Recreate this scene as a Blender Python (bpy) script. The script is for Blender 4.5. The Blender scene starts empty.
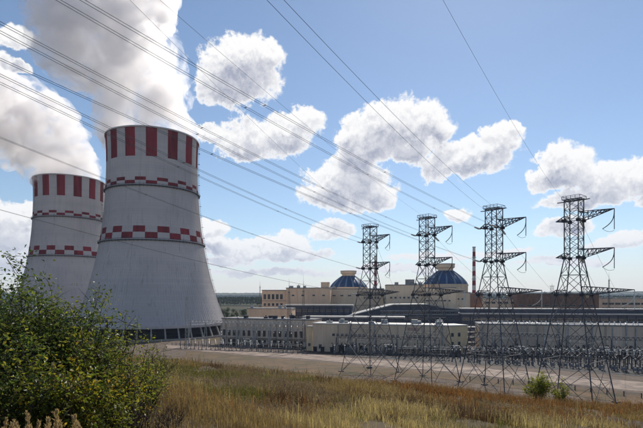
import bpy, math, random
import numpy as np
from mathutils import Vector, Matrix, noise as mnoise

sc = bpy.context.scene
R = math.radians
random.seed(7)
rng = np.random.default_rng(11)

# ------------------------------------------------------------------ camera
F, CX, HY, EYE = 480.0, 321.5, 295.0, 35.0       # focal length in photo pixels, centre, horizon row, eye height
cam_d = bpy.data.cameras.new('camera')
cam = bpy.data.objects.new('camera', cam_d)
sc.collection.objects.link(cam)
cam.location = (0, 0, EYE)
cam.rotation_euler = (R(90), 0, 0)
cam_d.sensor_width = 36
cam_d.lens = 36 * F / 643
cam_d.shift_y = (HY - 214) / 643
cam_d.clip_start = 0.3
cam_d.clip_end = 30000
sc.camera = cam

# ------------------------------------------------------------------ sun, sky, exposure
SUN_AZ, SUN_EL = R(18), R(42)
SUN_STRENGTH, SKY_STRENGTH, CLOUD_STRENGTH = 4.2, 0.09, 0.86
sl = bpy.data.lights.new('sun', 'SUN')
sl.energy = SUN_STRENGTH
sl.angle = R(0.5)
sl.color = (1.0, 0.93, 0.82)
sun = bpy.data.objects.new('sun', sl)
sc.collection.objects.link(sun)
sdir = Vector((math.sin(SUN_AZ) * math.cos(SUN_EL), math.cos(SUN_AZ) * math.cos(SUN_EL), math.sin(SUN_EL)))
sun.rotation_euler = sdir.to_track_quat('Z', 'Y').to_euler()
sun.location = (0, 0, 400)

sc.view_settings.view_transform = 'Standard'
sc.view_settings.look = 'None'
sc.view_settings.gamma = 1
sc.view_settings.use_curve_mapping = False
sc.view_settings.exposure = 0.28
sc.render.engine = 'CYCLES'
sc.cycles.max_bounces = 10
sc.cycles.volume_bounces = 9
sc.cycles.transparent_max_bounces = 8
sc.cycles.use_denoising = True
sc.cycles.use_adaptive_sampling = True
sc.cycles.adaptive_threshold = 0.02
sc.cycles.caustics_reflective = False
sc.cycles.caustics_refractive = False
sc.cycles.sample_clamp_indirect = 6

world = bpy.data.worlds.new('World')
sc.world = world
world.use_nodes = True


class NT:
    """small helper for building node trees"""
    def __init__(s, tree):
        s.t = tree
        s.n = tree.nodes
        s.l = tree.links

    def node(s, kind, **kw):
        n = s.n.new(kind)
        for k, v in kw.items():
            setattr(n, k, v)
        return n

    def put(s, sock, v):
        if hasattr(v, 'is_linked') or isinstance(v, bpy.types.NodeSocket):
            s.l.new(v, sock)
        else:
            sock.default_value = v

    def math(s, op, a, b=None, c=None, clamp=False):
        n = s.node('ShaderNodeMath', operation=op, use_clamp=clamp)
        s.put(n.inputs[0], a)
        if b is not None:
            s.put(n.inputs[1], b)
        if c is not None:
            s.put(n.inputs[2], c)
        return n.outputs[0]

    def vec(s, op, a, b=None):
        n = s.node('ShaderNodeVectorMath', operation=op)
        s.put(n.inputs[0], a)
        if b is not None:
            s.put(n.inputs[1], b)
        return n.outputs['Value'] if op in ('DOT_PRODUCT', 'LENGTH') else n.outputs[0]

    def noise(s, vec, scale, detail=4, rough=.55, dist=0.0, color=False):
        n = s.node('ShaderNodeTexNoise')
        if vec is not None:
            s.put(n.inputs['Vector'], vec)
        n.inputs['Scale'].default_value = scale
        n.inputs['Detail'].default_value = detail
        n.inputs['Roughness'].default_value = rough
        n.inputs['Distortion'].default_value = dist
        return n.outputs['Color' if color else 'Fac']

    def smooth(s, v, lo, hi, a=0.0, b=1.0):
        n = s.node('ShaderNodeMapRange', interpolation_type='SMOOTHSTEP')
        s.put(n.inputs['Value'], v)
        n.inputs['From Min'].default_value = lo
        n.inputs['From Max'].default_value = hi
        n.inputs['To Min'].default_value = a
        n.inputs['To Max'].default_value = b
        return n.outputs['Result']

    def mix(s, f, a, b, blend='MIX'):
        n = s.node('ShaderNodeMix', data_type='RGBA', blend_type=blend)
        s.put(n.inputs[0], f)
        for i, v in ((6, a), (7, b)):
            if isinstance(v, (tuple, list)) and len(v) == 3:
                v = (*v, 1)
            s.put(n.inputs[i], v)
        return n.outputs[2]


def azel(px, py):
    u, v = (px - CX) / F, (HY - py) / F
    a = math.atan(u)
    return a, math.atan(v * math.cos(a))


# clouds: (photo x, y, half width, half height, weight)
CLOUDS = [
    (243, 70, 40, 31), (220, 88, 26, 18), (268, 54, 17, 15), (236, 92, 20, 17),
    (268, 136, 44, 20), (240, 149, 26, 13), (303, 121, 20, 14), (211, 136, 11, 9), (291, 143, 22, 12),
    (398, 128, 48, 26), (370, 143, 28, 20), (428, 121, 24, 15), (347, 186, 45, 24), (328, 193, 26, 17), (376, 197, 18, 13),
    (410, 150, 22, 12), (355, 160, 22, 18), (350, 140, 18, 18), (440, 130, 16, 12),
    (470, 157, 42, 18), (501, 138, 20, 15), (515, 129, 8, 8), (442, 166, 26, 14), (484, 150, 22, 15),
    (566, 163, 28, 22), (548, 178, 20, 14), (602, 181, 40, 20), (638, 178, 26, 18), (582, 199, 46, 11), (660, 190, 30, 20),
    (456, 215, 15, 6), (563, 227, 32, 10), (626, 240, 30, 8), (600, 246, 18, 5),
    (206, 229, 20, 11), (236, 251, 38, 10), (285, 245, 30, 13), (331, 231, 22, 11), (300, 257, 34, 7), (222, 263, 30, 6), (213, 244, 14, 12),
    (18, 68, 12, 8), (3, 64, 14, 12), (16, 38, 20, 10), (22, 216, 26, 12), (12, 240, 30, 18), (-20, 225, 40, 30), (20, 262, 26, 10),
    (430, 258, 40, 4), (500, 252, 30, 3), (400, 270, 60, 4), (270, 274, 60, 4), (560, 262, 50, 4),
]
crng = random.Random(5)
cloud_params = []
for c in CLOUDS:
    a, e = azel(c[0], c[1])
    k = math.cos(a)
    cloud_params.append((a, e, 1.13 * c[2] / F * k * k, 1.15 * c[3] / F * k * math.cos(e)))
for i in range(26):                                   # the same fair-weather clouds go on all round
    a = R(45) + crng.random() * R(270)
    e = R(8 + 42 * crng.random() ** 1.3)
    w = R(4 + 5 * crng.random())
    cloud_params.append((a if a < math.pi else a - 2 * math.pi, e, w, w * .5))
    cloud_params.append(((a if a < math.pi else a - 2 * math.pi) + w * .8, e - w * .25, w * .7, w * .35))

grp = bpy.data.node_groups.new('cloud_field', 'ShaderNodeTree')
grp.interface.new_socket('Direction', in_out='INPUT', socket_type='NodeSocketVector')
grp.interface.new_socket('Density', in_out='OUTPUT', socket_type='NodeSocketFloat')
g = NT(grp)
gi, go = g.node('NodeGroupInput'), g.node('NodeGroupOutput')
sep = g.node('ShaderNodeSeparateXYZ')
g.l.new(gi.outputs[0], sep.inputs[0])
az = g.math('ARCTAN2', sep.outputs[0], sep.outputs[1])
el = g.math('ARCSINE', sep.outputs[2])
comb = g.node('ShaderNodeCombineXYZ')
g.l.new(az, comb.inputs[0])
g.l.new(el, comb.inputs[1])
warp = g.vec('SUBTRACT', g.noise(gi.outputs[0], 16, 3, .6, color=True), (.5, .5, .5))
warp2 = g.vec('SUBTRACT', g.noise(gi.outputs[0], 60, 3, .6, color=True), (.5, .5, .5))
p = g.vec('ADD', comb.outputs[0], g.vec('MULTIPLY', warp, (.045, .035, 0)))
p = g.vec('ADD', p, g.vec('MULTIPLY', warp2, (.016, .014, 0)))
acc = None
for (a, e, w, h) in cloud_params:
    d = g.vec('SUBTRACT', p, (a, e, 0))
    d = g.vec('MULTIPLY', d, (1 / w, 1 / h, 0))
    q = g.vec('DOT_PRODUCT', d, d)
    if acc is None:
        acc = q
    else:
        n = g.node('ShaderNodeMath', operation='SMOOTH_MIN')
        g.l.new(acc, n.inputs[0])
        g.l.new(q, n.inputs[1])
        n.inputs[2].default_value = .35
        acc = n.outputs[0]
f1 = g.noise(gi.outputs[0], 30, 10, .63)
f2 = g.noise(gi.outputs[0], 110, 6, .6)
dens = g.math('ADD', g.math('SUBTRACT', 1.0, acc), g.math('ADD', g.math('MULTIPLY', g.math('SUBTRACT', f1, .5), 2.3), g.math('MULTIPLY', g.math('SUBTRACT', f2, .5), .62)))
g.l.new(dens, go.inputs[0])

w = NT(world.node_tree)
for n in list(w.n):
    w.n.remove(n)
out = w.node('ShaderNodeOutputWorld')
sky = w.node('ShaderNodeTexSky', sky_type='NISHITA')
sky.sun_disc = False
sky.sun_elevation = SUN_EL
sky.sun_rotation = SUN_AZ
sky.altitude = 100
sky.air_density = 1.0
sky.dust_density = 0.12
sky.ozone_density = 2.0
bg = w.node('ShaderNodeBackground')
w.l.new(sky.outputs[0], bg.inputs[0])
bg.inputs[1].default_value = SKY_STRENGTH
tc = w.node('ShaderNodeTexCoord')
dirv = w.vec('NORMALIZE', tc.outputs['Generated'])
c1 = w.node('ShaderNodeGroup', node_tree=grp)
w.l.new(dirv, c1.inputs[0])
up = w.vec('NORMALIZE', w.vec('ADD', dirv, (0.0, 0.0, .045)))
c2 = w.node('ShaderNodeGroup', node_tree=grp)
w.l.new(up, c2.inputs[0])
dn = c1.outputs[0]
alpha = w.smooth(dn, -.06, .36)
thick = w.smooth(dn, .15, 1.0)
over = w.smooth(c2.outputs[0], -.2, .9)              # how much cloud lies between here and the sun
shade = w.math('MULTIPLY', thick, w.math('MULTIPLY_ADD', over, .95, .05))
lump = w.smooth(w.noise(dirv, 22, 6, .6), .3, .7, .8, 1.1)
shade = w.math('MULTIPLY', shade, lump, clamp=True)
c3 = w.node('ShaderNodeGroup', node_tree=grp)          # relief of the single billows against the sun above
w.l.new(w.vec('NORMALIZE', w.vec('ADD', dirv, (0.0, 0.0, .011))), c3.inputs[0])
relief = w.smooth(w.math('SUBTRACT', c3.outputs[0], dn), -.3, .4)
shade = w.math('ADD', w.math('MULTIPLY', shade, .72), w.math('MULTIPLY', w.math('MULTIPLY', relief, w.smooth(dn, .1, .6)), .42), clamp=True)
ccol = w.mix(shade, (1.0, .985, .97), (.38, .40, .50))
bg2 = w.node('ShaderNodeBackground')
w.l.new(ccol, bg2.inputs[0])
bg2.inputs[1].default_value = CLOUD_STRENGTH
sepd = w.node('ShaderNodeSeparateXYZ')
w.l.new(dirv, sepd.inputs[0])
alpha = w.math('MULTIPLY', alpha, w.smooth(sepd.outputs[2], .0, .05))
ms = w.node('ShaderNodeMixShader')
w.l.new(alpha, ms.inputs[0])
w.l.new(bg.outputs[0], ms.inputs[1])
w.l.new(bg2.outputs[0], ms.inputs[2])
# pale haze veil low in the sky, all round the horizon, in front of the clouds
veil = w.node('ShaderNodeBackground')
veil.inputs[0].default_value = (.66, .66, .72, 1)
veil.inputs[1].default_value = .84
mv = w.node('ShaderNodeMixShader')
w.l.new(w.smooth(sepd.outputs[2], -.02, .13, .8, 0.0), mv.inputs[0])
w.l.new(ms.outputs[0], mv.inputs[1])
w.l.new(veil.outputs[0], mv.inputs[2])
w.l.new(mv.outputs[0], out.inputs[0])
world.cycles.sampling_method = 'MANUAL'
world.cycles.sample_map_resolution = 512

# ------------------------------------------------------------------ mesh helpers
COL = sc.collection


class MB:
    def __init__(s):
        s.v, s.f, s.m = [], [], []

    def quadstrip(s, rings, closed=True, cap=False, mi=0):
        b = len(s.v)
        n = len(rings[0])
        for r in rings:
            s.v.extend(r)
        for i in range(len(rings) - 1):
            for j in range(n if closed else n - 1):
                k = (j + 1) % n
                s.f.append((b + i * n + j, b + i * n + k, b + (i + 1) * n + k, b + (i + 1) * n + j))
                s.m.append(mi)
        if cap:
            s.f.append(tuple(b + j for j in reversed(range(n))))
            s.f.append(tuple(b + (len(rings) - 1) * n + j for j in range(n)))
            s.m += [mi, mi]

    def box(s, x0, x1, y0, y1, z0, z1, mi=0):
        b = len(s.v)
        s.v += [(x, y, z) for z in (z0, z1) for y in (y0, y1) for x in (x0, x1)]
        for q in ((0, 2, 3, 1), (4, 5, 7, 6), (0, 1, 5, 4), (2, 6, 7, 3), (0, 4, 6, 2), (1, 3, 7, 5)):
            s.f.append(tuple(b + i for i in q))
            s.m.append(mi)

    def bar(s, a, c, w, mi=0, w2=None):
        a, c = Vector(a), Vector(c)
        d = (c - a)
        if d.length < 1e-6:
            return
        d.normalize()
        u = d.cross(Vector((0, 0, 1)))
        if u.length < .05:
            u = d.cross(Vector((1, 0, 0)))
        u.normalize()
        t = d.cross(u)
        h = w / 2
        h2 = (w2 if w2 is not None else w) / 2
        s.quadstrip([[tuple(a + u * (i * h) + t * (j * h)) for i, j in ((-1, -1), (1, -1), (1, 1), (-1, 1))],
                     [tuple(c + u * (i * h2) + t * (j * h2)) for i, j in ((-1, -1), (1, -1), (1, 1), (-1, 1))]], cap=True, mi=mi)

    def tube(s, pts, rad, n=6, mi=0, cap=True):
        pts = [Vector(p) for p in pts]
        rings = []
        for i, p in enumerate(pts):
            d = (pts[min(i + 1, len(pts) - 1)] - pts[max(i - 1, 0)])
            d.normalize()
            u = d.cross(Vector((0, 0, 1)))
            if u.length < .02:
                u = d.cross(Vector((1, 0, 0)))
            u.normalize()
            t = d.cross(u)
            r = rad[i] if hasattr(rad, '__len__') else rad
            rings.append([tuple(p + u * (math.cos(2 * math.pi * k / n) * r) + t * (math.sin(2 * math.pi * k / n) * r)) for k in range(n)])
        s.quadstrip(rings, cap=cap, mi=mi)

    def lathe(s, prof, n=24, c=(0, 0, 0), mi=0, cap=False):
        s.quadstrip([[(c[0] + r * math.cos(2 * math.pi * k / n), c[1] + r * math.sin(2 * math.pi * k / n), c[2] + z) for k in range(n)]
                     for r, z in prof], cap=cap, mi=mi)

    def build(s, name, mats, parent=None, loc=None, smooth=False):
        me = bpy.data.meshes.new(name)
        me.from_pydata(s.v, [], s.f)
        mats = mats if isinstance(mats, (list, tuple)) else [mats]
        for m in mats:
            me.materials.append(m)
        if len(mats) > 1:
            me.polygons.foreach_set('material_index', s.m)
        if smooth:
            me.polygons.foreach_set('use_smooth', [True] * len(me.polygons))
        me.update()
        return link(name, me, parent, loc)


def link(name, data, parent=None, loc=None):
    o = bpy.data.objects.new(name, data)
    COL.objects.link(o)
    if parent is not None:
        o.parent = parent
    if loc is not None:
        o.location = loc
    return o


def tag(o, label=None, cat=None, group=None, kind=None):
    for k, v in (('label', label), ('category', cat), ('group', group), ('kind', kind)):
        if v:
            o[k] = v
    return o


def empty(name, loc=(0, 0, 0), rz=0.0):
    o = link(name, None, None, loc)
    o.rotation_euler = (0, 0, rz)
    o.empty_display_size = 1
    return o


def children(o):
    return [c for c in bpy.data.objects if c.parent == o]


def copy_tree(o, parent=None, kids=None):
    c = o.copy()
    COL.objects.link(c)
    if parent is not None:
        c.parent = parent
    for ch in (kids[o.name] if kids else children(o)):
        copy_tree(ch, c, kids)
    return c


def kidmap(o):
    m = {}

    def rec(x):
        m[x.name] = children(x)
        for y in m[x.name]:
            rec(y)
    rec(o)
    return m


def at(px, py, Y):
    return Vector(((px - CX) / F * Y, Y, EYE + (HY - py) / F * Y))


def X(px, Y):
    return (px - CX) / F * Y


def Zt(py, Y):
    return EYE + (HY - py) / F * Y


# ------------------------------------------------------------------ materials
def mat(name, col, rough=.8, var=.18, scale=1.0, stretch=(1, 1, 1), metal=0.0, bump=0.0, bscale=None, col2=None, spec=.3, grime=0.0):
    m = bpy.data.materials.new(name)
    m.use_nodes = True
    t = NT(m.node_tree)
    b = t.n['Principled BSDF']
    b.inputs['Roughness'].default_value = rough
    b.inputs['Metallic'].default_value = metal
    b.inputs['Specular IOR Level'].default_value = spec
    tc = t.node('ShaderNodeTexCoord')
    v = t.vec('MULTIPLY', tc.outputs['Object'], stretch)
    n1 = t.noise(v, scale, 6, .6)
    f = t.smooth(n1, .3, .7)
    c2 = col2 or tuple(c * (1 - var * 1.6) for c in col)
    c = t.mix(f, tuple(min(1, x * (1 + var * .5)) for x in col), c2)
    if grime:
        v2 = t.vec('MULTIPLY', tc.outputs['Object'], (.9, .9, .06))
        gm = t.smooth(t.noise(v2, 1.3, 5, .6), .45, .75, 0, grime)
        c = t.mix(gm, c, tuple(x * .45 for x in col))
    t.l.new(c, b.inputs['Base Color'])
    if bump:
        bn = t.node('ShaderNodeBump')
        bn.inputs['Strength'].default_value = bump
        bn.inputs['Distance'].default_value = .1
        t.l.new(t.noise(v, bscale or scale * 6, 6, .6), bn.inputs['Height'])
        t.l.new(bn.outputs[0], b.inputs['Normal'])
    return m


def attr_mat(name, rough=.75, transl=.4, tmul=1.4):
    m = bpy.data.materials.new(name)
    m.use_nodes = True
    t = NT(m.node_tree)
    b = t.n['Principled BSDF']
    b.inputs['Roughness'].default_value = rough
    b.inputs['Specular IOR Level'].default_value = .25
    a = t.node('ShaderNodeAttribute', attribute_name='tint')
    t.l.new(a.outputs['Color'], b.inputs['Base Color'])
    tr = t.node('ShaderNodeBsdfTranslucent')
    t.l.new(t.mix(1.0, a.outputs['Color'], (tmul, tmul, tmul * .6, 1), 'MULTIPLY'), tr.inputs['Color'])
    mx = t.node('ShaderNodeMixShader')
    mx.inputs[0].default_value = transl
    t.l.new(b.outputs[0], mx.inputs[1])
    t.l.new(tr.outputs[0], mx.inputs[2])
    t.l.new(mx.outputs[0], t.n['Material Output'].inputs['Surface'])
    return m


M = dict(
    shell=None,
    red=mat('red_paint', (.26, .03, .042), .8, .35, .12, (1, 1, .15), grime=.5),
    dark_steel=mat('dark_steel', (.035, .04, .055), .6, .2, .5),
    louvre=mat('wet_fill', (.012, .014, .028), .7, .3, .2, (1, 1, .3)),
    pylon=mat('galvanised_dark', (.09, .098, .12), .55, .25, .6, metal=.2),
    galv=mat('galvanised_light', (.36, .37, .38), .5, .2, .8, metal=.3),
    stand=mat('weathered_stand', (.15, .15, .16), .6, .3, .8, metal=.2),
    insul=mat('glass_insulator', (.72, .76, .75), .25, .1, 2),
    brown_ins=mat('porcelain_brown', (.05, .035, .035), .35, .2, 2),
    wire=mat('aluminium_wire', (.12, .12, .13), .5, .1, 1, metal=.3),
    peach=mat('peach_cladding', (.76, .55, .39), .85, .1, .12, (1, 1, .4), grime=.25, bump=.1),
    beige=mat('beige_panel', (.72, .57, .42), .85, .1, .1, (1, 1, .4), grime=.3, bump=.1),
    greige=mat('grey_beige_panel', (.68, .55, .43), .85, .12, .1, (1, 1, .4), grime=.35, bump=.1),
    cream=mat('painted_sunlit_cream', (.80, .63, .40), .85, .08, .15, grime=.2),  # sunlight painted into the colour of the two end walls
    navy=mat('navy_sheeting', (.055, .065, .10), .5, .2, .15, (1, 1, .3), grime=.2),
    brick=mat('brown_brick', (.22, .125, .09), .9, .2, .3, (1, 1, .7), grime=.25, bump=.1),
    roofpale=mat('pale_roof_sheet', (.48, .47, .455), .5, .12, .2),
    roofgrey=mat('grey_roofing', (.25, .25, .26), .85, .2, .2),
    blue=mat('blue_dome_sheet', (.022, .060, .15), .45, .2, .15),
    ribpale=mat('pale_rib', (.13, .20, .29), .5, .15, .2),
    glass=mat('dark_glass', (.02, .025, .035), .15, .2, .5, spec=.6),
    white=mat('white_paint', (.60, .58, .56), .6, .1, .5, grime=.2),
    concrete=mat('concrete', (.36, .34, .32), .9, .15, .6, bump=.2),
    footing=mat('footing_concrete', (.10, .09, .09), .9, .2, .8),
    bark=mat('bark', (.06, .045, .035), .9, .25, 6),
    leaf=attr_mat('leaf', .42, .45, 2.2),
    grass=attr_mat('grass_blade', .8, .35, 1.3),
    farleaf=attr_mat('far_leaf', .9, .15, 1.0),
)


def ground_material():
    m = bpy.data.materials.new('dry_earth_and_turf')
    m.use_nodes = True
    t = NT(m.node_tree)
    b = t.n['Principled BSDF']
    b.inputs['Roughness'].default_value = .95
    b.inputs['Specular IOR Level'].default_value = .1
    tc = t.node('ShaderNodeTexCoord')
    o = tc.outputs['Object']
    big = t.smooth(t.noise(o, .022, 5, .6), .4, .62)
    mid = t.smooth(t.noise(o, .15, 6, .65), .35, .68)
    fine = t.smooth(t.noise(o, 1.7, 6, .7), .3, .7)
    c = t.mix(big, (.12, .082, .045), (.095, .078, .068))
    c = t.mix(t.math('MULTIPLY', mid, .6), c, (.10, .085, .042))
    c = t.mix(t.math('MULTIPLY', fine, .5), c, (.075, .058, .04))
    # far country turns to fields and scrub
    s = t.node('ShaderNodeSeparateXYZ')
    t.l.new(o, s.inputs[0])
    far = t.smooth(s.outputs[1], 500, 900)
    fc = t.mix(t.smooth(t.noise(o, .004, 4, .6), .42, .58), (.028, .036, .02), (.07, .06, .036))
    c = t.mix(far, c, fc)
    t.l.new(c, b.inputs['Base Color'])
    bn = t.node('ShaderNodeBump')
    bn.inputs['Strength'].default_value = .6
    bn.inputs['Distance'].default_value = .15
    t.l.new(t.noise(o, 2.4, 6, .7), bn.inputs['Height'])
    t.l.new(bn.outputs[0], b.inputs['Normal'])
    return m


def shell_material():
    m = bpy.data.materials.new('tower_concrete')
    m.use_nodes = True
    t = NT(m.node_tree)
    b = t.n['Principled BSDF']
    b.inputs['Roughness'].default_value = .85
    b.inputs['Specular IOR Level'].default_value = .2
    tc = t.node('ShaderNodeTexCoord')
    o = tc.outputs['Object']
    s_ = t.node('ShaderNodeSeparateXYZ')
    t.l.new(o, s_.inputs[0])
    c = t.mix(t.smooth(t.noise(o, .02, 5, .6), .35, .65), (.56, .52, .51), (.47, .44, .44))
    # pour rings: each lift of concrete has its own tone
    lift = t.node('ShaderNodeTexWhiteNoise', noise_dimensions='1D')
    t.l.new(t.math('FLOOR', t.math('MULTIPLY', s_.outputs[2], .42)), lift.inputs['W'])
    c = t.mix(t.math('MULTIPLY', lift.outputs['Value'], .22), c, (.34, .33, .345))
    joint = t.math('LESS_THAN', t.math('FRACT', t.math('MULTIPLY', s_.outputs[2], .42)), .07)
    c = t.mix(t.math('MULTIPLY', joint, .22), c, (.2, .2, .2))
    # damp streaks and rust runs down the shell
    st = t.noise(t.vec('MULTIPLY', o, (.45, .45, .012)), 1.0, 6, .65)
    c = t.mix(t.smooth(st, .52, .74, 0, .5), c, (.22, .21, .215))
    st2 = t.noise(t.vec('MULTIPLY', o, (.8, .8, .03)), 1.0, 5, .6)
    c = t.mix(t.smooth(st2, .66, .78, 0, .35), c, (.27, .19, .14))
    t.l.new(c, b.inputs['Base Color'])
    return m


M['shell'] = shell_material()
M['ground'] = ground_material()
M['road'] = mat('pale_concrete_slabs', (.27, .21, .17), .9, .3, .16, bump=.2, bscale=2, col2=(.13, .10, .085))
M['yard'] = mat('painted_yard_shade', (.045, .042, .045), .9, .3, .3, bump=.4, bscale=5)  # shade before the buildings, put into a near-black ground colour
M['gravel'] = mat('grey_gravel', (.125, .092, .072), .95, .3, .25, bump=.4, bscale=6)
M['drygrass'] = mat('dry_turf', (.12, .072, .04), .95, .3, .14, bump=.8, bscale=3, col2=(.055, .05, .026))


# ------------------------------------------------------------------ terrain
def smst(e0, e1, x):
    t = np.clip((x - e0) / (e1 - e0), 0, 1)
    return t * t * (3 - 2 * t)


def terrain(x, y):
    x, y = np.asarray(x, float), np.asarray(y, float)
    base = 6 * (1 - smst(170, 300, y))
    xc = 42 * np.tanh(x / 42)
    yc = np.maximum(y, -25)
    h1 = 32.8 - .128 * yc - .113 * xc - .42 * np.maximum(0, y - 50) - .02 * np.maximum(0, y - 42) ** 2 * (y < 50) * .25
    h1 = h1 + .22 * np.sin(x * .31 + 1.3) * np.sin(y * .23) + .1 * np.sin(x * .9 + y * .7)
    k = 1.2
    m = np.maximum(h1, base)
    z = m + k * np.log(np.exp((h1 - m) / k) + np.exp((base - m) / k))
    far = smst(1500, 4200, np.hypot(x, y))
    z = z - 0.0 * far
    return z


def tz(x, y):
    return float(terrain(x, y))


def ghit(px, py):
    u, v = (px - CX) / F, (HY - py) / F
    Y = 56.0
    while Y < 3000:
        if EYE + v * Y <= tz(u * Y, Y):
            break
        Y += .5
    return u * Y, Y


def grid_mesh(name, xs, ys, mat_, zoff=0.0, parent=None):
    gx, gy = np.meshgrid(xs, ys)
    gz = terrain(gx, gy) + zoff
    v = np.stack([gx, gy, gz], -1).reshape(-1, 3)
    nx, ny = len(xs), len(ys)
    i = np.arange((ny - 1) * nx).reshape(ny - 1, nx)[:, :-1].reshape(-1)
    f = np.stack([i, i + 1, i + nx + 1, i + nx], -1)
    return np_mesh(name, v, f, mat_, smooth=True, parent=parent)


def np_mesh(name, v, f, mat_, tint=None, smooth=False, parent=None):
    me = bpy.data.meshes.new(name)
    n, k = len(f), f.shape[1]
    me.vertices.add(len(v))
    me.vertices.foreach_set('co', np.ascontiguousarray(v, np.float32).reshape(-1))
    me.loops.add(n * k)
    me.loops.foreach_set('vertex_index', np.ascontiguousarray(f, np.int32).reshape(-1))
    me.polygons.add(n)
    me.polygons.foreach_set('loop_start', np.arange(0, n * k, k, dtype=np.int32))
    me.polygons.foreach_set('use_smooth', np.full(n, smooth))
    if tint is not None:
        a = me.attributes.new('tint', 'FLOAT_COLOR', 'POINT')
        a.data.foreach_set('color', np.concatenate([tint, np.ones((len(tint), 1))], 1).astype(np.float32).reshape(-1))
    me.materials.append(mat_)
    me.update(calc_edges=True)
    return link(name, me, parent)


def spread(lo, hi, fine_lo, fine_hi, step, grow=1.25):
    a = list(np.arange(fine_lo, fine_hi + .01, step))
    s = step
    while a[-1] < hi:
        s *= grow
        a.append(min(a[-1] + s, hi))
    s = step
    while a[0] > lo:
        s *= grow
        a.insert(0, max(a[0] - s, lo))
    return np.array(a)


gnd = grid_mesh('ground', spread(-6500, 6500, -70, 90, 1.6, 1.12), spread(-300, 7000, 0, 330, 1.6, 1.12), M['ground'])
tag(gnd, kind='structure')


def strip(name, pairs, mat_, zoff, nsub=10):
    """a sheet on the ground between two lines given as photo points"""
    top = [ghit(*p[0]) for p in pairs]
    bot = [ghit(*p[1]) for p in pairs]
    vs, fs = [], []
    rows = []
    for i in range(len(pairs) - 1):
        L = max(2, int(math.hypot(top[i + 1][0] - top[i][0], top[i + 1][1] - top[i][1]) / 2.5))
        for k in range(L + (1 if i == len(pairs) - 2 else 0)):
            t = k / L
            a = [top[i][j] * (1 - t) + top[i + 1][j] * t for j in (0, 1)]
            b = [bot[i][j] * (1 - t) + bot[i + 1][j] * t for j in (0, 1)]
            rows.append([(a[0] * (1 - s / nsub) + b[0] * s / nsub, a[1] * (1 - s / nsub) + b[1] * s / nsub) for s in range(nsub + 1)])
    for r in rows:
        for x, y in r:
            vs.append((x, y, tz(x, y) + zoff))
    n = nsub + 1
    for i in range(len(rows) - 1):
        for j in range(nsub):
            fs.append((i * n + j, i * n + j + 1, (i + 1) * n + j + 1, (i + 1) * n + j))
    return tag(np_mesh(name, np.array(vs), np.array(fs), mat_, smooth=True), kind='structure')


# gravel apron of the switchyard, the pale slab road and the turf verge before it
strip('gravel_yard', [((120, 341), (120, 352)), ((230, 341), (230, 366)), ((310, 343), (310, 375)), ((400, 344), (400, 396)),
                      ((520, 346), (520, 408)), ((700, 349), (700, 425))], M['gravel'], .05, 26)
strip('yard_shade_sheet', [((222, 343.0), (222, 346.2)), ((312, 346), (312, 351.5)), ((376, 348), (376, 358.6)), ((440, 349), (440, 362.6)), ((500, 350), (500, 366.5)), ((570, 352), (570, 371.5)), ((690, 354), (690, 381))], M['yard'], .085, 12)  # dark strip laid as painted shade along the foot of the halls
strip('slab_road', [((166, 344.8), (166, 348.2)), ((230, 348.5), (230, 353.5)), ((310, 353.5), (310, 359.5)), ((376, 360), (376, 366)),
                    ((440, 364.5), (440, 371.5)), ((500, 370), (500, 378)), ((570, 376), (570, 384.5)), ((690, 387), (690, 397))], M['road'], .10, 10)
strip('turf_verge', [((186, 350.6), (186, 357)), ((230, 354.8), (230, 365)), ((300, 360.6), (300, 373)), ((345, 364.8), (345, 376)), ((374, 367.6), (374, 376)), ((440, 373.5), (440, 379)),
                     ((500, 380), (500, 387)), ((570, 387), (570, 396)), ((690, 400), (690, 412))], M['drygrass'], .11, 8)

# far wooded ridge and low hills on the horizon
def ridge(name, Y, pts, mat_, thick, zb=-3, seed=0, label=None):
    rr = random.Random(seed)
    vs, fs = [], []
    n = 0
    for i in range(len(pts) - 1):
        (x0, y0), (x1, y1) = pts[i], pts[i + 1]
        L = max(2, int(abs(x1 - x0) / 1.2))
        for k in range(L):
            t = k / L
            px, py = x0 + (x1 - x0) * t, y0 + (y1 - y0) * t + rr.uniform(-.35, .35)
            yy = Y + rr.uniform(-20, 20)
            a = at(px, py, yy)
            vs += [(a.x, yy, zb), (a.x, yy + 8, a.z * .55), (a.x + rr.uniform(-3, 3), yy + thick * .15, a.z * .93), (a.x, yy + thick * .35, a.z), (a.x, yy + thick, a.z * .8)]
            n += 1
    for i in range(n - 1):
        for j in range(4):
            fs.append((i * 5 + j, (i + 1) * 5 + j, (i + 1) * 5 + j + 1, i * 5 + j + 1))
    o = np_mesh(name, np.array(vs), np.array(fs), mat_, smooth=False)
    return o


M['hill'] = mat('far_hill', (.06, .075, .05), .95, .3, .004)


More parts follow.
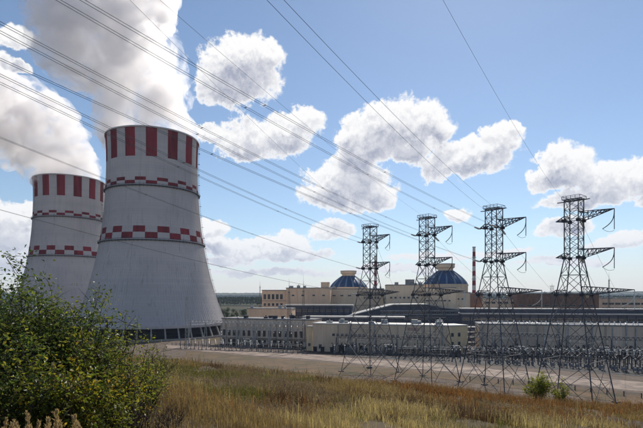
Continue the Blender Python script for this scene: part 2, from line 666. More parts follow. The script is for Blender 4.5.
def far_wood(Y, pts, n, seed):
    r = np.random.default_rng(seed)
    px = r.uniform(pts[0][0], pts[-1][0], n)
    yy = Y + r.uniform(0, 1, n) * 160
    top = np.interp(px, [p[0] for p in pts], [p[1] for p in pts])
    x = (px - CX) / F * yy
    crown = np.sin(px * 2.7) * .5 + np.sin(px * 6.1 + 1) * .5 + r.normal(0, .25, n)
    zt = EYE + (HY - top) / F * yy + crown * 1.1
    z = zt * r.uniform(.06, 1, n) ** .6
    d = r.normal(size=(n, 3))
    d /= np.linalg.norm(d, axis=1)[:, None]
    s_ = np.cross(d, r.normal(size=(n, 3)))
    s_ /= np.linalg.norm(s_, axis=1)[:, None]
    c = np.stack([x, yy, z], 1)
    L = r.uniform(1.6, 3.8, n)[:, None]
    v = np.stack([c - d * L, c + s_ * L * .7, c + d * L, c - s_ * L * .7], 1).reshape(-1, 3)
    tint = np.array([[.035, .05, .025]]) * r.uniform(.5, 1.5, n)[:, None]
    o = np_mesh('far_forest', v, np.arange(n * 4).reshape(n, 4), M['farleaf'], np.repeat(tint, 4, 0))
    return o


tag(far_wood(1500, [(-500, 299), (-100, 299), (150, 298.5), (190, 297.8), (230, 297.2), (270, 297.6), (330, 298), (420, 297), (520, 296.5), (700, 296), (1100, 296)], 70000, 3),
    'dark wooded ridge far behind the plant', 'forest', kind='stuff')
tag(ridge('hills', 5200, [(-560, 293), (200, 293), (450, 292.4), (560, 292.0), (620, 291.2), (700, 291.5), (860, 292.5)], M['hill'], 900, -2, 4), kind='structure')

# ------------------------------------------------------------------ cooling towers
PROF = [(10.5, 58.2), (17, 55.4), (28, 51.6), (39, 48.4), (50, 45.6), (61, 43.2), (71, 41.2), (81, 39.6), (95, 37.8), (110, 36.4),
        (125, 35.5), (138, 35.0), (150, 34.8), (160, 35.0), (171, 35.5)]


def prof(z):
    zs, rs = zip(*PROF)
    return 1.087 * float(np.interp(z, zs, rs))


def cooling_tower(loc, turn, label, ladder_a):
    t = empty('cooling_tower', loc)
    tag(t, label, 'cooling tower', 'striped cooling towers')
    nsec, sub = 28, 6
    zs = [10.5, 14, 18, 23, 28, 33, 39, 45, 50, 55.5, 61, 66, 71, 75.6, 80.4, 85.5, 90.6, 95, 100, 105, 110, 115, 120.4, 125, 127.8, 130.6, 134, 138, 143, 147.5, 154, 160, 166, 171]
    mb = MB()
    rings = []
    cols = []
    for s in range(nsec * sub):
        a0 = 2 * math.pi * s / (nsec * sub)
        da = 2 * math.pi / (nsec * sub)
        cols += [(a0, 0, s), (a0 + da * .72, 0, s), (a0 + da * .74, .22, s), (a0 + da * .98, .22, s)]
    for z in zs:
        r = prof(z)
        rings.append([((r + d) * math.cos(a + turn), (r + d) * math.sin(a + turn), z) for a, d, s in cols])
    mb.quadstrip(rings)
    n = len(cols)
    for i in range(len(zs) - 1):
        zc = (zs[i] + zs[i + 1]) / 2
        for j in range(n):
            k = cols[j][2] // sub
            red = False
            if zc > 147.5:
                red = k % 2 == 0
            elif 80.4 < zc < 90.6:
                red = (k + (zc > 85.5)) % 2 == 0
            elif 125 < zc < 130.6:
                red = (k + (zc > 127.8)) % 2 == 0
            mb.m[i * n + j] = 1 if red else 0
    sh = mb.build('shell', [M['shell'], M['red']], t)
    mi = MB()
    mi.lathe([(prof(z) - (.9 if z < 30 else .5), z) for z in zs], 84)
    ii = mi.build('inner_wall', M['shell'], sh, smooth=True)
    mr = MB()
    mr.lathe([(38.0, 170.6), (38.0, 171.7), (39.5, 171.7), (39.5, 170.6), (38.0, 170.6)], 112)
    mr.build('rim', M['shell'], t)
    mr = MB()
    mr.lathe([(62.3, 9.0), (64.1, 9.0), (64.1, 11.2), (62.3, 11.2), (62.3, 9.0)], 112)
    mr.build('ring_beam', M['shell'], t)
    for zg in (79.3, 123.9):
        mg = MB()
        r = prof(zg)
        mg.lathe([(r - .3, zg - .5), (r + 1.5, zg - .5), (r + 1.5, zg + .1), (r - .3, zg + .1), (r - .3, zg - .5)], 112)
        mg.lathe([(r + 1.35, zg + 1.15), (r + 1.5, zg + 1.15), (r + 1.5, zg + 1.3), (r + 1.35, zg + 1.3), (r + 1.35, zg + 1.15)], 112)
        mg.lathe([(r + 1.38, zg + .6), (r + 1.46, zg + .6), (r + 1.46, zg + .7), (r + 1.38, zg + .7), (r + 1.38, zg + .6)], 112)
        for k in range(84):
            a = 2 * math.pi * k / 84
            mg.bar(((r + 1.42) * math.cos(a), (r + 1.42) * math.sin(a), zg), ((r + 1.42) * math.cos(a), (r + 1.42) * math.sin(a), zg + 1.25), .1)
            mg.bar(((r - .2) * math.cos(a), (r - .2) * math.sin(a), zg - 1.9), ((r + 1.4) * math.cos(a), (r + 1.4) * math.sin(a), zg - .5), .14)
        mg.build('gallery', M['dark_steel'], t)
    # ladder with its cage up the side
    ml = MB()
    ca, sa = math.cos(ladder_a), math.sin(ladder_a)
    tx, ty = -sa, ca
    zz = np.arange(11, 171.5, 2.0)
    for s in (-.35, .35):
        ml.tube([((prof(z) + .9) * ca + tx * s, (prof(z) + .9) * sa + ty * s, z) for z in zz], .09, 4)
    for z in np.arange(11, 171, 1.6):
        r = prof(z) + .9
        ml.bar((r * ca - tx * .35, r * sa - ty * .35, z), (r * ca + tx * .35, r * sa + ty * .35, z), .09)
        ml.tube([(r * ca + tx * .5 * math.cos(q) + ca * .8 * math.sin(q), r * sa + ty * .5 * math.cos(q) + sa * .8 * math.sin(q), z) for q in (0, .8, 1.57, 2.35, 3.14)], .06, 4)
    for z in np.arange(20, 171, 9.5):
        r = prof(z) + 1.3
        ml.box(r * ca - .8, r * ca + .8, r * sa - .8, r * sa + .8, z - .1, z + .1)
    ml.build('ladder', M['dark_steel'], t)
    # raking columns, each its own piece, all from one mesh
    mc = MB()
    rb, rt = 66.8, 63.0
    mc.bar((rb, 0, .3), (rt, 0, 9.6), 1.15, w2=.95)
    col0 = mc.build('column', M['concrete'], t)
    ncol = 40
    for k in range(1, ncol):
        c = link('column', col0.data, t)
        c.rotation_euler = (0, 0, 2 * math.pi * k / ncol)
    mf = MB()
    mf.lathe([(58.5, .4), (58.5, 9.4), (20, 9.8)], 80)
    mf.build('fill_pack', M['louvre'], t)
    # horizontal air-inlet louvre boards
    md = MB()
    for zl in (3.2, 6.2):
        md.lathe([(59.0, zl), (59.7, zl - .35), (59.7, zl - .25), (59.0, zl + .1)], 80)
    md.build('louvre_board', M['dark_steel'], t)
    mp = MB()
    mp.lathe([(69.6, -.5), (69.6, 1.5), (69.0, 1.5), (69.0, .5), (44, .5)], 96)
    mp.build('basin', M['concrete'], t)
    return t


T1 = Vector((-149, 425, 0))
T2 = Vector((-303, 578, 0))


def facing(v):
    return math.atan2(-v.y, -v.x)


cooling_tower(T1, facing(T1) - 2 * math.pi / 28 * .5 - R(2), 'nearer, larger cooling tower with red stripes and checker bands', facing(T1) + R(84))
cooling_tower(T2, facing(T2) - 2 * math.pi / 28 * .5 + R(12), 'farther cooling tower half hidden behind the nearer one', facing(T2) + R(62))


# ------------------------------------------------------------------ steam
def vol_mat(name, dens, scale):
    m = bpy.data.materials.new(name)
    m.use_nodes = True
    t = NT(m.node_tree)
    t.n.remove(t.n['Principled BSDF'])
    pv = t.node('ShaderNodeVolumePrincipled')
    pv.inputs['Color'].default_value = (.975, .96, .96, 1)
    pv.inputs['Anisotropy'].default_value = .5
    tc = t.node('ShaderNodeTexCoord')
    n1 = t.noise(tc.outputs['Object'], scale, 7, .7, .6)
    d = t.smooth(n1, .44, .60, 0.0, dens)
    t.l.new(d, pv.inputs['Density'])
    t.l.new(pv.outputs[0], t.n['Material Output'].inputs['Volume'])
    return m


def plume(name, balls, voxel, mat_, label, seed):
    """a billowing hull: a union of balls, remeshed and roughened"""
    import bmesh
    bm = bmesh.new()
    for (c, r) in balls:
        bmesh.ops.create_icosphere(bm, subdivisions=3, radius=r, matrix=Matrix.Translation(c))
    me = bpy.data.meshes.new(name)
    bm.to_mesh(me)
    bm.free()
    o = link(name, me)
    md = o.modifiers.new('remesh', 'REMESH')
    md.mode = 'VOXEL'
    md.voxel_size = voxel
    dg = bpy.context.evaluated_depsgraph_get()
    me2 = bpy.data.meshes.new_from_object(o.evaluated_get(dg))
    o.modifiers.clear()
    off = Vector((seed * 13.1, seed * 7.7, 0))
    vs = np.zeros(len(me2.vertices) * 3, np.float32)
    me2.vertices.foreach_get('co', vs)
    ns = np.zeros_like(vs)
    me2.vertices.foreach_get('normal', ns)
    vs, ns = vs.reshape(-1, 3), ns.reshape(-1, 3)
    outv = vs.copy()
    for i in range(len(vs)):
        p = Vector(vs[i]) + off
        d = 10 * abs(mnoise.noise(p * .03)) + 8 * abs(mnoise.noise(p * .065)) + 4 * abs(mnoise.noise(p * .15)) - 5.5
        outv[i] += ns[i] * d
    me2.vertices.foreach_set('co', outv.reshape(-1))
    me2.materials.clear()
    me2.materials.append(mat_)
    me2.update()
    o.data = me2
    tag(o, label, 'steam', kind='stuff')
    return o


M['steam'] = vol_mat('steam', .12, .036)
prng = random.Random(21)


def path_balls(pts, n, jit):
    """pts: (px, py, radius in photo pixels, depth)"""
    balls = []
    for i in range(len(pts) - 1):
        for k in range(n):
            t = k / n
            a = [pts[i][j] * (1 - t) + pts[i + 1][j] * t for j in range(4)]
            a[3] += PD
            s = a[3] / F
            c = at(a[0], a[1], a[3])
            r = a[2] * s
            balls.append((c + Vector([prng.uniform(-1, 1) * r * jit for _ in range(3)]), r * prng.uniform(.62, .9)))
    return balls


PD = 34
pl1 = [(153, 136, 42, 391), (152, 120, 46, 391), (146, 104, 45, 393), (130, 78, 54, 396), (114, 50, 62, 402), (110, 20, 62, 408), (118, -20, 56, 416), (110, -70, 60, 426), (95, -130, 70, 440)]
b1 = path_balls(pl1, 4, .42)
b1 += [(at(60, 42, 436), 22), (at(52, 60, 436), 16), (at(166, 45, 432), 14), (at(80, 18, 438), 24), (at(168, 96, 426), 14), (at(166, 114, 425), 13), (at(74, 70, 434), 20)]
plume('steam_plume', b1, 4.0, M['steam'], 'tall white steam cloud rising from the nearer cooling tower', 1)
PD = 46
pl2 = [(71, 176, 26, 532), (70, 168, 31, 532), (64, 154, 36, 533), (44, 140, 42, 536), (18, 124, 46, 540), (-20, 112, 52, 548), (-70, 95, 60, 560), (-130, 80, 66, 580)]
b2 = path_balls(pl2, 4, .4)
b2 += [(at(84, 158, 578), 16), (at(60, 126, 580), 20), (at(30, 98, 584), 26), (at(10, 96, 586), 30), (at(95, 172, 578), 10)]
plume('steam_plume', b2, 5.0, M['steam'], 'white steam cloud drifting left from the farther cooling tower', 2)
# ------------------------------------------------------------------ buildings
def ident(o):
    return o


def building(name, label, cat, xl, xr, Yl, Yr, ztop, depth, wall, roof, z0=None, fascia=None, fh=.7, over=.35, group=None):
    """front face from photo column xl at distance Yl to xr at distance Yr; local x runs along the front, y into the building"""
    a = Vector((X(xl, Yl), Yl, 0))
    b = Vector((X(xr, Yr), Yr, 0))
    L = (b - a).length
    zb = min(tz(a.x, a.y), tz(b.x, b.y)) if z0 is None else z0
    t = empty(name, (a.x, a.y, zb), math.atan2(b.y - a.y, b.x - a.x))
    tag(t, label, cat, group)
    H = ztop - zb
    m = MB()
    m.box(0, L, 0, depth, -1.0 if z0 is None else 0, H)
    m.build('wall', wall, t)
    m = MB()
    m.box(-over, L + over, -over, depth + over, H + .003, H + fh)
    r = m.build('roof', fascia or roof, t)
    m = MB()
    m.box(0, L, 0, depth, H + fh + .003, H + fh + .12)
    m.build('roof_deck', roof, r)
    return t, L, H


def panel_seams(t, L, H, step, wall, proud=.12, w=.5, z0=0.2, top=None):
    m = MB()
    m.box(-w / 2, w / 2, -proud, .02, z0, (top or H - .05))
    me = None
    x = step
    while x < L - .6:
        if me is None:
            o = m.build('pilaster', wall, t, (x, 0, 0))
            me = o.data
        else:
            link('pilaster', me, t, (x, 0, 0))
        x += step


def windows(t, xs, z, w, h, side='front', L=0, frame=True, sub=2):
    """windows with proud frames and set-back panes"""
    m = MB()
    fw = .14
    m.box(-w / 2 - fw, -w / 2, -.10, .03, -h / 2 - fw, h / 2 + fw)
    m.box(w / 2, w / 2 + fw, -.10, .03, -h / 2 - fw, h / 2 + fw)
    m.box(-w / 2, w / 2, -.10, .03, h / 2, h / 2 + fw)
    m.box(-w / 2 - fw, w / 2 + fw, -.22, .03, -h / 2 - fw - .05, -h / 2 - .003)
    for k in range(1, sub):
        x = -w / 2 + w * k / sub
        m.box(x - .05, x + .05, -.07, .03, -h / 2, h / 2)
    p = MB()
    p.box(-w / 2, w / 2, -.03, .02, -h / 2, h / 2)
    fm = pm = None
    for x in xs:
        loc = (x, 0, z) if side == 'front' else (L, x, z)
        if fm is None:
            f = m.build('window', M['galv'], t, loc)
            g_ = p.build('pane', M['glass'], f)
            fm, pm = f.data, g_.data
        else:
            f = link('window', fm, t, loc)
            link('pane', pm, f)
        if side != 'front':
            f.rotation_euler = (0, 0, R(90))


def roof_bits(t, L, depth, z, n, seed, mat_=None):
    rr = random.Random(seed)
    for k in range(n):
        m = MB()
        w_, d_, h_ = rr.uniform(1.2, 4), rr.uniform(1.2, 3), rr.uniform(.8, 2.4)
        m.box(-w_ / 2, w_ / 2, -d_ / 2, d_ / 2, 0, h_)
        m.box(-w_ / 2 - .1, w_ / 2 + .1, -d_ / 2 - .1, d_ / 2 + .1, h_ + .003, h_ + .2)
        if rr.random() < .5:
            m.tube([(0, 0, h_ + .2), (0, 0, h_ + 1.3)], .35, 8)
        m.build('roof_unit', mat_ or M['galv'], t, (rr.uniform(3, L - 3), rr.uniform(2, max(2.5, min(depth - 2, 8))), z))


def wall_bits(t, L, H, n, seed, zmax=None):
    """downpipes, cable boxes, ladders and doors along a front wall"""
    r = random.Random(seed)
    for k in range(n):
        x = (k + r.uniform(.2, .8)) * L / n
        kind = r.choice(('downpipe', 'cable_box', 'wall_ladder', 'duct', 'door'))
        m = MB()
        if kind == 'downpipe':
            m.tube([(0, -.42, 0), (0, -.42, H - .2)], .16, 6)
            mm = M['galv']
        elif kind == 'cable_box':
            w_ = r.uniform(.7, 1.6)
            m.box(-w_, w_, -.7, -.16, 0, 1.6)
            mm = M['roofgrey']
        elif kind == 'wall_ladder':
            for s in (-.3, .3):
                m.bar((s, -.5, .5), (s, -.5, H + .8), .09)
            z = .8
            while z < H:
                m.bar((-.3, -.5, z), (.3, -.5, z), .06)
                z += .6
            mm = M['dark_steel']
        elif kind == 'duct':
            m.tube([(0, -.75, H * .35), (0, -.75, H + 1.2), (0, .8, H + 1.6)], .45, 8)
            mm = M['galv']
        else:
            m.box(-1.1, 1.1, -.28, -.14, 0, 2.7)
            m.box(-1.5, 1.5, -1.0, -.14, 2.9, 3.05)
            mm = M['dark_steel']
        m.build(kind, mm, t, (x, 0, 0))


# low switchgear house on the left, with its row of windows
t, L, H = building('switchgear_house', 'long low grey beige building with window row beside the cooling tower', 'building', 222, 314, 345, 322, 17.8, 16, M['greige'], M['roofgrey'])
panel_seams(t, L, H, 3.95, M['greige'])
windows(t, [1.97 + 3.95 * k for k in range(16) if 1.97 + 3.95 * k < L - 1], 8.2, 1.9, 4.2)
windows(t, [1.97 + 3.95 * k for k in range(16) if 1.97 + 3.95 * k < L - 1], 2.4, 2.2, 2.6)
m = MB()
m.box(.2, L - .2, -1.6, -.25, 4.6, 4.95)
m.build('canopy', M['roofgrey'], t)
roof_bits(t, L, 16, H + .82, 9, 2, M['dark_steel'])
wall_bits(t, L, H, 12, 5)
# peach store behind it
t, L, H = building('store_building', 'small peach coloured block behind the low window row building', 'building', 247, 292, 402, 398, 23.4, 18, M['peach'], M['roofgrey'], fh=.5)
panel_seams(t, L, H, 6, M['peach'])
roof_bits(t, L, 18, H + .62, 3, 5)
# auxiliary buildings before the reactors
t, L, H = building('auxiliary_building', 'peach auxiliary building with five tall windows under its flat roof', 'building', 262, 286, 492, 488, 39.4, 26, M['peach'], M['roofgrey'])
windows(t, [3.0 + 4.35 * k for k in range(5)], H - 6.2, 2.6, 5.0)
windows(t, [3.0 + 4.35 * k for k in range(5)], H - 14.2, 2.2, 2.6)
m = MB()
m.box(.5, L - .5, -1.0, -.01, H - 10.4, H - 10.0)
m.build('ledge', M['concrete'], t)
t, L, H = building('turbine_hall', 'broad peach hall with two thin roof masts, left of the first dome', 'building', 286.2, 330, 484, 478, 41.6, 34, M['peach'], M['roofgrey'])
panel_seams(t, L, H, 10.8, M['peach'], .5, .8)
windows(t, [7, 17, 28, 38], H - 7, 2.4, 1.3)
roof_bits(t, L, 34, H + .82, 4, 9)
for px_ in (288.5, 303):
    m = MB()
    m.tube([(0, 0, 0), (0, 0, 9.5 if px_ < 300 else 13)], [.16, .05], 6)
    m.build('mast', M['pylon'], t, ((px_ - 286.2) / 43.8 * L, 3, H + .82))
m = MB()
m.box(0, 8, 0, 8, 0, 5)
m.box(-.2, 8.2, -.2, 8.2, 5.003, 5.5)
m.build('stair_head', M['peach'], t, ((320.5 - 286.2) / 43.8 * L, 4, H + .82))
t, L, H = building('reactor_annex', 'wide beige annex below the left blue dome', 'building', 330.2, 384, 496, 490, 41.0, 30, M['beige'], M['roofgrey'])
panel_seams(t, L, H, 9, M['beige'], .4, .7)
windows(t, [36 + 3.4 * k for k in range(5)], H - 4.6, 2.5, 2.6)
windows(t, [36 + 3.4 * k for k in range(5)], H - 8.8, 2.5, 2.6)
windows(t, [4, 12, 20], H - 6.6, 3.0, 1.1)
roof_bits(t, L, 30, H + .82, 5, 12)
t, L, H = building('service_block', 'tall beige service block between the two blue domes', 'building', 386, 424, 470, 466, 44.4, 34, M['beige'], M['roofgrey'])
panel_seams(t, L, H, 12, M['beige'], .4, .7)
windows(t, [5 + 4.2 * k for k in range(7)], H - 12, 2.0, 1.6)
m = MB()
m.box(0, 8.4, 0, 7, 0, 4.6)
m.box(-.2, 8.6, -.2, 7.2, 4.603, 5.0)
m.build('roof_house', M['roofgrey'], t, ((406 - 386) / 38 * L, 3, H + .82))
m = MB()
for k in range(3):
    m.box(.6 + k * 2.6, 2.4 + k * 2.6, -.06, .02, 1.4, 3.4)
m.build('louvre', M['glass'], t.children[-1] if False else children(t)[-1])
roof_bits(t, L, 34, H + .82, 3, 15)


def reactor(label, px_c, Yc, zbase, rad, dome_h, cap_r, cap_h, drum):
    c = Vector((X(px_c, Yc), Yc, 0))
    t = empty('reactor_building', c)
    tag(t, label, 'reactor building', 'domed reactor buildings')
    m = MB()
    m.lathe([(rad + drum, 0), (rad + drum, zbase - 1.6), (rad + drum + .5, zbase - 1.6), (rad + drum + .5, zbase), (rad, zbase + .05)], 48)
    m.build('drum_wall', M['beige'], t)
    m = MB()
    n = 12
    pf = [(cap_r * .82 + (rad - cap_r * .82) * (1 - q ** 1.45), zbase + dome_h * q) for q in np.linspace(0, 1, n)]
    m.lathe(pf, 48)
    d = m.build('dome', M['blue'], t, smooth=True)
    for k in range(16):
        a = 2 * math.pi * (k + .5) / 16
        m = MB()
        ring = []
        wd = .045
        for r, z in pf:
            ring.append([((r + e) * math.cos(a + s), (r + e) * math.sin(a + s), z + e * .4) for e, s in ((-.1, -wd), (.5, -wd), (.5, wd), (-.1, wd))])
        m.quadstrip(ring, closed=False)
        m.build('rib', M['ribpale'], d)
    zt = zbase + dome_h
    m = MB()
    m.lathe([(cap_r * .82, zt - 1.2), (cap_r * .82, zt + cap_h * .35), (cap_r, zt + cap_h * .5), (cap_r, zt + cap_h), (cap_r * .3, zt + cap_h + .3)], 36, cap=True)
    cp = m.build('vent_crown', M['beige'], t)
    m = MB()
    m.lathe([(cap_r + .05, zt + cap_h - .35), (cap_r + .3, zt + cap_h - .35), (cap_r + .3, zt + cap_h + .5), (cap_r + .05, zt + cap_h + .5)], 36)
    m.build('parapet', M['concrete'], cp)
    return t


reactor('farther reactor with blue dome and flat crown, partly behind the leftmost pylon', 348.5, 570, Zt(287.5, 570), 21.8, 13.6, 9.4, 5.6, .6)
reactor('nearer reactor with blue dome and flared crown behind the second pylon', 445.5, 512, Zt(284.5, 512), 22.4, 14.5, 9.6, 7.0, .6)
# lower annex round the second reactor
t, L, H = building('reactor_annex', 'beige annex with stepped right end under the right blue dome', 'building', 424.2, 456, 462, 460, 41.5, 26, M['beige'], M['roofgrey'])
panel_seams(t, L, H, 7.5, M['beige'], .4, .7)
windows(t, [3 + 4.1 * k for k in range(6)], H - 5, 2.6, 1.2)
windows(t, [3 + 4.1 * k for k in range(6)], H - 12, 2.6, 1.2)
t, L, H = building('reactor_annex', 'narrow lower beige block at the right foot of the nearer reactor', 'building', 456.2, 470, 470, 478, 37.0, 20, M['beige'], M['roofgrey'])
windows(t, [3, 8], H - 6, 1.8, 1.4)


def chimney(label, px_c, Y, ztop, r0, r1, bands):
    c = Vector((X(px_c, Y), Y, 0))
    t = empty('chimney', c)
    tag(t, label, 'chimney')
    zs = np.linspace(0, ztop, bands + 1)
    m = MB()
    for i in range(bands):
        ra, rb = r0 + (r1 - r0) * zs[i] / ztop, r0 + (r1 - r0) * zs[i + 1] / ztop
        m.lathe([(ra, zs[i]), (rb, zs[i + 1])], 16, mi=i % 2)
    m.build('stack', [M['white'], M['red']], t)
    m = MB()
    m.lathe([(r1 - .1, ztop - .6), (r1 + .5, ztop - .6), (r1 + .5, ztop + .2), (r1 - .6, ztop + .2), (r1 - .6, ztop - 3)], 16)
    m.build('crown_ring', M['dark_steel'], t)
    for zg in (ztop * .55, ztop * .85):
        m = MB()
        rg = r0 + (r1 - r0) * zg / ztop
        m.lathe([(rg - .05, zg), (rg + 1.2, zg), (rg + 1.2, zg + .2), (rg - .05, zg + .2)], 16)
        m.lathe([(rg + 1.1, zg + 1.1), (rg + 1.2, zg + 1.1), (rg + 1.2, zg + 1.25), (rg + 1.1, zg + 1.25)], 16)
        m.build('platform', M['dark_steel'], t)
    return t


chimney('tall thin red and white banded chimney right of the blue domes', 474, 700, Zt(247, 700), 3.0, 2.0, 15)
chimney('thin red and white vent stack seen just right of the leftmost pylon', 375.5, 640, Zt(256, 640), 2.4, 1.6, 13)

# brown blocks on the right
t, L, H = building('brick_block', 'small brown brick block at the foot of the tall chimney', 'building', 471.5, 483, 600, 598, 36.5, 14, M['brick'], M['roofgrey'])
windows(t, [3, 7, 11], H - 4, 1.6, 1.6)
t, L, H = building('workshop', 'grey blue workshop between the chimney block and the brown hall', 'building', 484, 516, 560, 552, 30.0, 24, M['greige'], M['roofgrey'])
panel_seams(t, L, H, 7, M['greige'], .3, .6)
windows(t, [3.5 + 7 * k for k in range(5)], H - 4, 4.0, 2.2)
roof_bits(t, L, 24, H + .82, 6, 31)
t, L, H = building('brown_hall', 'wide brown brick hall behind the two right pylons', 'building', 516.5, 599, 540, 528, 36.2, 40, M['brick'], M['roofgrey'])
panel_seams(t, L, H, 9.2, M['brick'], .35, .8)
windows(t, [4.6 + 9.2 * k for k in range(9)], H - 13, 5.0, 1.6)
windows(t, [4.6 + 9.2 * k for k in range(9)], H - 18, 5.0, 1.6)
roof_bits(t, L, 40, H + .82, 5, 37)
t, L, H = building('pale_hall', 'pale pinkish low hall with dark window strips at the right edge', 'building', 599.5, 690, 580, 560, 30.5, 30, M['peach'], M['roofgrey'])
windows(t, [6 + 7 * k for k in range(14)], H - 6, 5.6, 2.2)
windows(t, [6 + 7 * k for k in range(14)], H - 12, 5.6, 2.2)
roof_bits(t, L, 30, H + .82, 8, 41)

# dark galleries with pale roof edges
t, L, H = building('pipe_gallery', 'long dark navy gallery with pale roof edge below the domes', 'building', 284, 352, 440, 432, 25.2, 14, M['navy'], M['roofpale'], fascia=M['roofpale'], fh=.9, over=.8)
panel_seams(t, L, H, 5.5, M['dark_steel'], .3, .4)
windows(t, [2.7 + 5.5 * k for k in range(11)], H - 4.5, 3.6, 1.6)
t, L, H = building('pipe_gallery', 'low dark gallery with pale roof just above the main block at left', 'building', 303, 404, 392, 380, 16.6, 12, M['navy'], M['roofpale'], fascia=M['roofpale'], fh=1.0, over=.8)
panel_seams(t, L, H, 5.0, M['dark_steel'], .3, .4)
# hall with a low sloping roof
def sloped_hall():
    Y = 420
    t = empty('sloped_hall', (X(346, Y), Y, 0))
    tag(t, 'dark hall with pale low sloping roof between the pylons', 'building')
    pts = [(346, 317), (393, 305.2), (428, 304.8), (443, 308), (475, 311.5)]
    x0 = X(346, Y)
    pr = [(X(a, Y) - x0, Zt(b, Y)) for a, b in pts]
    m = MB()
    D = 26
    base = [(pr[0][0], 0), (pr[-1][0], 0)]
    poly = [(pr[0][0], 0)] + [(x, z - .02) for x, z in pr] + [(pr[-1][0], 0)]
    m.quadstrip([[(x, 0, z) for x, z in poly], [(x, D, z) for x, z in poly]], closed=True, cap=True)
    m.build('wall', M['navy'], t)
    for i in range(len(pr) - 1):
        (xa, za), (xb, zb) = pr[i], pr[i + 1]
        m = MB()
        m.quadstrip([[(xa, -1, za), (xa, -1, za + .8), (xa, D + 1, za + .8), (xa, D + 1, za)], [(xb, -1, zb), (xb, -1, zb + .8), (xb, D + 1, zb + .8), (xb, D + 1, zb)]], cap=True)
        m.build('roof_sheet', M['roofpale'], t)
    L = pr[-1][0]
    for zz in (21.0, 17.5):
        m = MB()
        m.box(30, L - 6, -.8, -.02, zz, zz + .45)
        m.build('ledge', M['roofpale'], t)
    windows(t, [34 + 5.4 * k for k in range(14)], 19.6, 4.0, 1.4)
    windows(t, [10 + 5.4 * k for k in range(18)], 14.0, 4.0, 1.4)


sloped_hall()
t, L, H = building('pipe_gallery', 'very long dark navy gallery with two pale roof lines at right', 'building', 462, 760, 356, 330, Zt(314.8, 345), 14, M['navy'], M['roofpale'], fascia=M['roofpale'], fh=.8, over=.8)
panel_seams(t, L, H, 6, M['dark_steel'], .3, .4)
m = MB()
m.box(0, L, 4, 13, H + 1.0, H + 3.6)
m.build('upper_storey', M['navy'], t)
m = MB()
m.box(-.5, L + .5, 3.4, 13.5, H + 3.61, H + 4.3)
m.build('upper_roof', M['roofpale'], t)
windows(t, [3 + 6 * k for k in range(36)], H - 3.6, 4.6, 1.5)

# main block; the end wall's sunlight is painted in as cream
t, L, H = building('main_block', 'long beige main block with small windows behind the two left pylons', 'building', 312.5, 447, 298, 276, 17.0, 17, M['beige'], M['roofpale'], fh=.5)
panel_seams(t, L, H, 8.6, M['beige'], .12, .22)
wx = [13.5 + 2.7 * k for k in range(8)] + [39 + 2.7 * k for k in range(6)] + [60 + 2.7 * k for k in range(5)]
windows(t, [x for x in wx if x < L - 2], 10.6, 1.5, 1.3)
windows(t, [5 + 8.6 * k for k in range(9)], 3.2, 1.6, 2.4)
wall_bits(t, L, H, 16, 3)
m = MB()
m.box(-2.6, 2.6, -2.2, -.02, 0, 4.2)
m.box(-2.9, 2.9, -2.6, -.02, 4.203, 4.6)
pd = m.build('porch', M['dark_steel'], t, (20, 0, 0))
m = MB()
m.box(-.9, .9, -2.3, -2.21, .1, 3.2)
m.build('door', M['glass'], pd)
m = MB()
m.box(-3.2, 3.2, -.1, -.02, H - 2.9, H - 1.2)
m.build('sign_panel', mat('faded_sign', (.50, .33, .27), .7, .15, .6), t, (62, 0, 0))
roof_bits(t, L, 17, H + .62, 12, 51)
t, L, H = building('painted_sunlit_end', 'cream end block with painted-on sunlight and two columns of dark windows', 'building', 447.3, 467.5, 276.5, 281, 16.9, 14, M['cream'], M['roofpale'], fh=.5)
for zz in (11.6, 6.4, 2.2):
    windows(t, [3.4, 8.0], zz, 1.5, 2.0)
# small annex at its left end, its sunlight put into the wall colour
t, L, H = building('annex', 'narrow cream annex with painted-on sunlight at the left end of the main block', 'building', 306.5, 312.2, 300.5, 300, 15.0, 9, M['cream'], M['roofgrey'], fh=.3)
windows(t, [1.8], 4.0, 1.2, 1.6)

# steel stair beside the main block
def stair_frame():
    Y = 285
    t = empty('steel_stair', (X(468, Y), Y, tz(X(468, Y), Y)))
    tag(t, 'pale steel stair frame between the main block and long wall', 'stair')
    W, D = 6.4, 5
    m = MB()
    for x in (0, W):
        for y in (0, D):
            m.bar((x, y, 0), (x, y, 16), .28)
    m.build('frame', M['galv'], t)
    for k in range(5):
        z = 3.1 * (k + 1)
        m = MB()
        m.box(-.2, W + .2, -.2, D + .2, z, z + .25)
        m.build('landing', M['white'], t)
        m = MB()
        for zz in (.6, 1.15):
            m.bar((0, -.15, z + zz), (W, -.15, z + zz), .12)
        for x in np.linspace(0, W, 6):
            m.bar((x, -.15, z + .25), (x, -.15, z + 1.2), .08)
        m.build('railing', M['white'], t)
        m = MB()
        a, b = ((.4, 1.0, z - 3.1), (W - .4, 1.0, z)) if k % 2 else ((W - .4, 1.0, z - 3.1), (.4, 1.0, z))
        m.bar(a, b, .3)
        m.bar((a[0], 2.4, a[2]), (b[0], 2.4, b[2]), .3)
        m.build('stair_flight', M['galv'], t)


stair_frame()

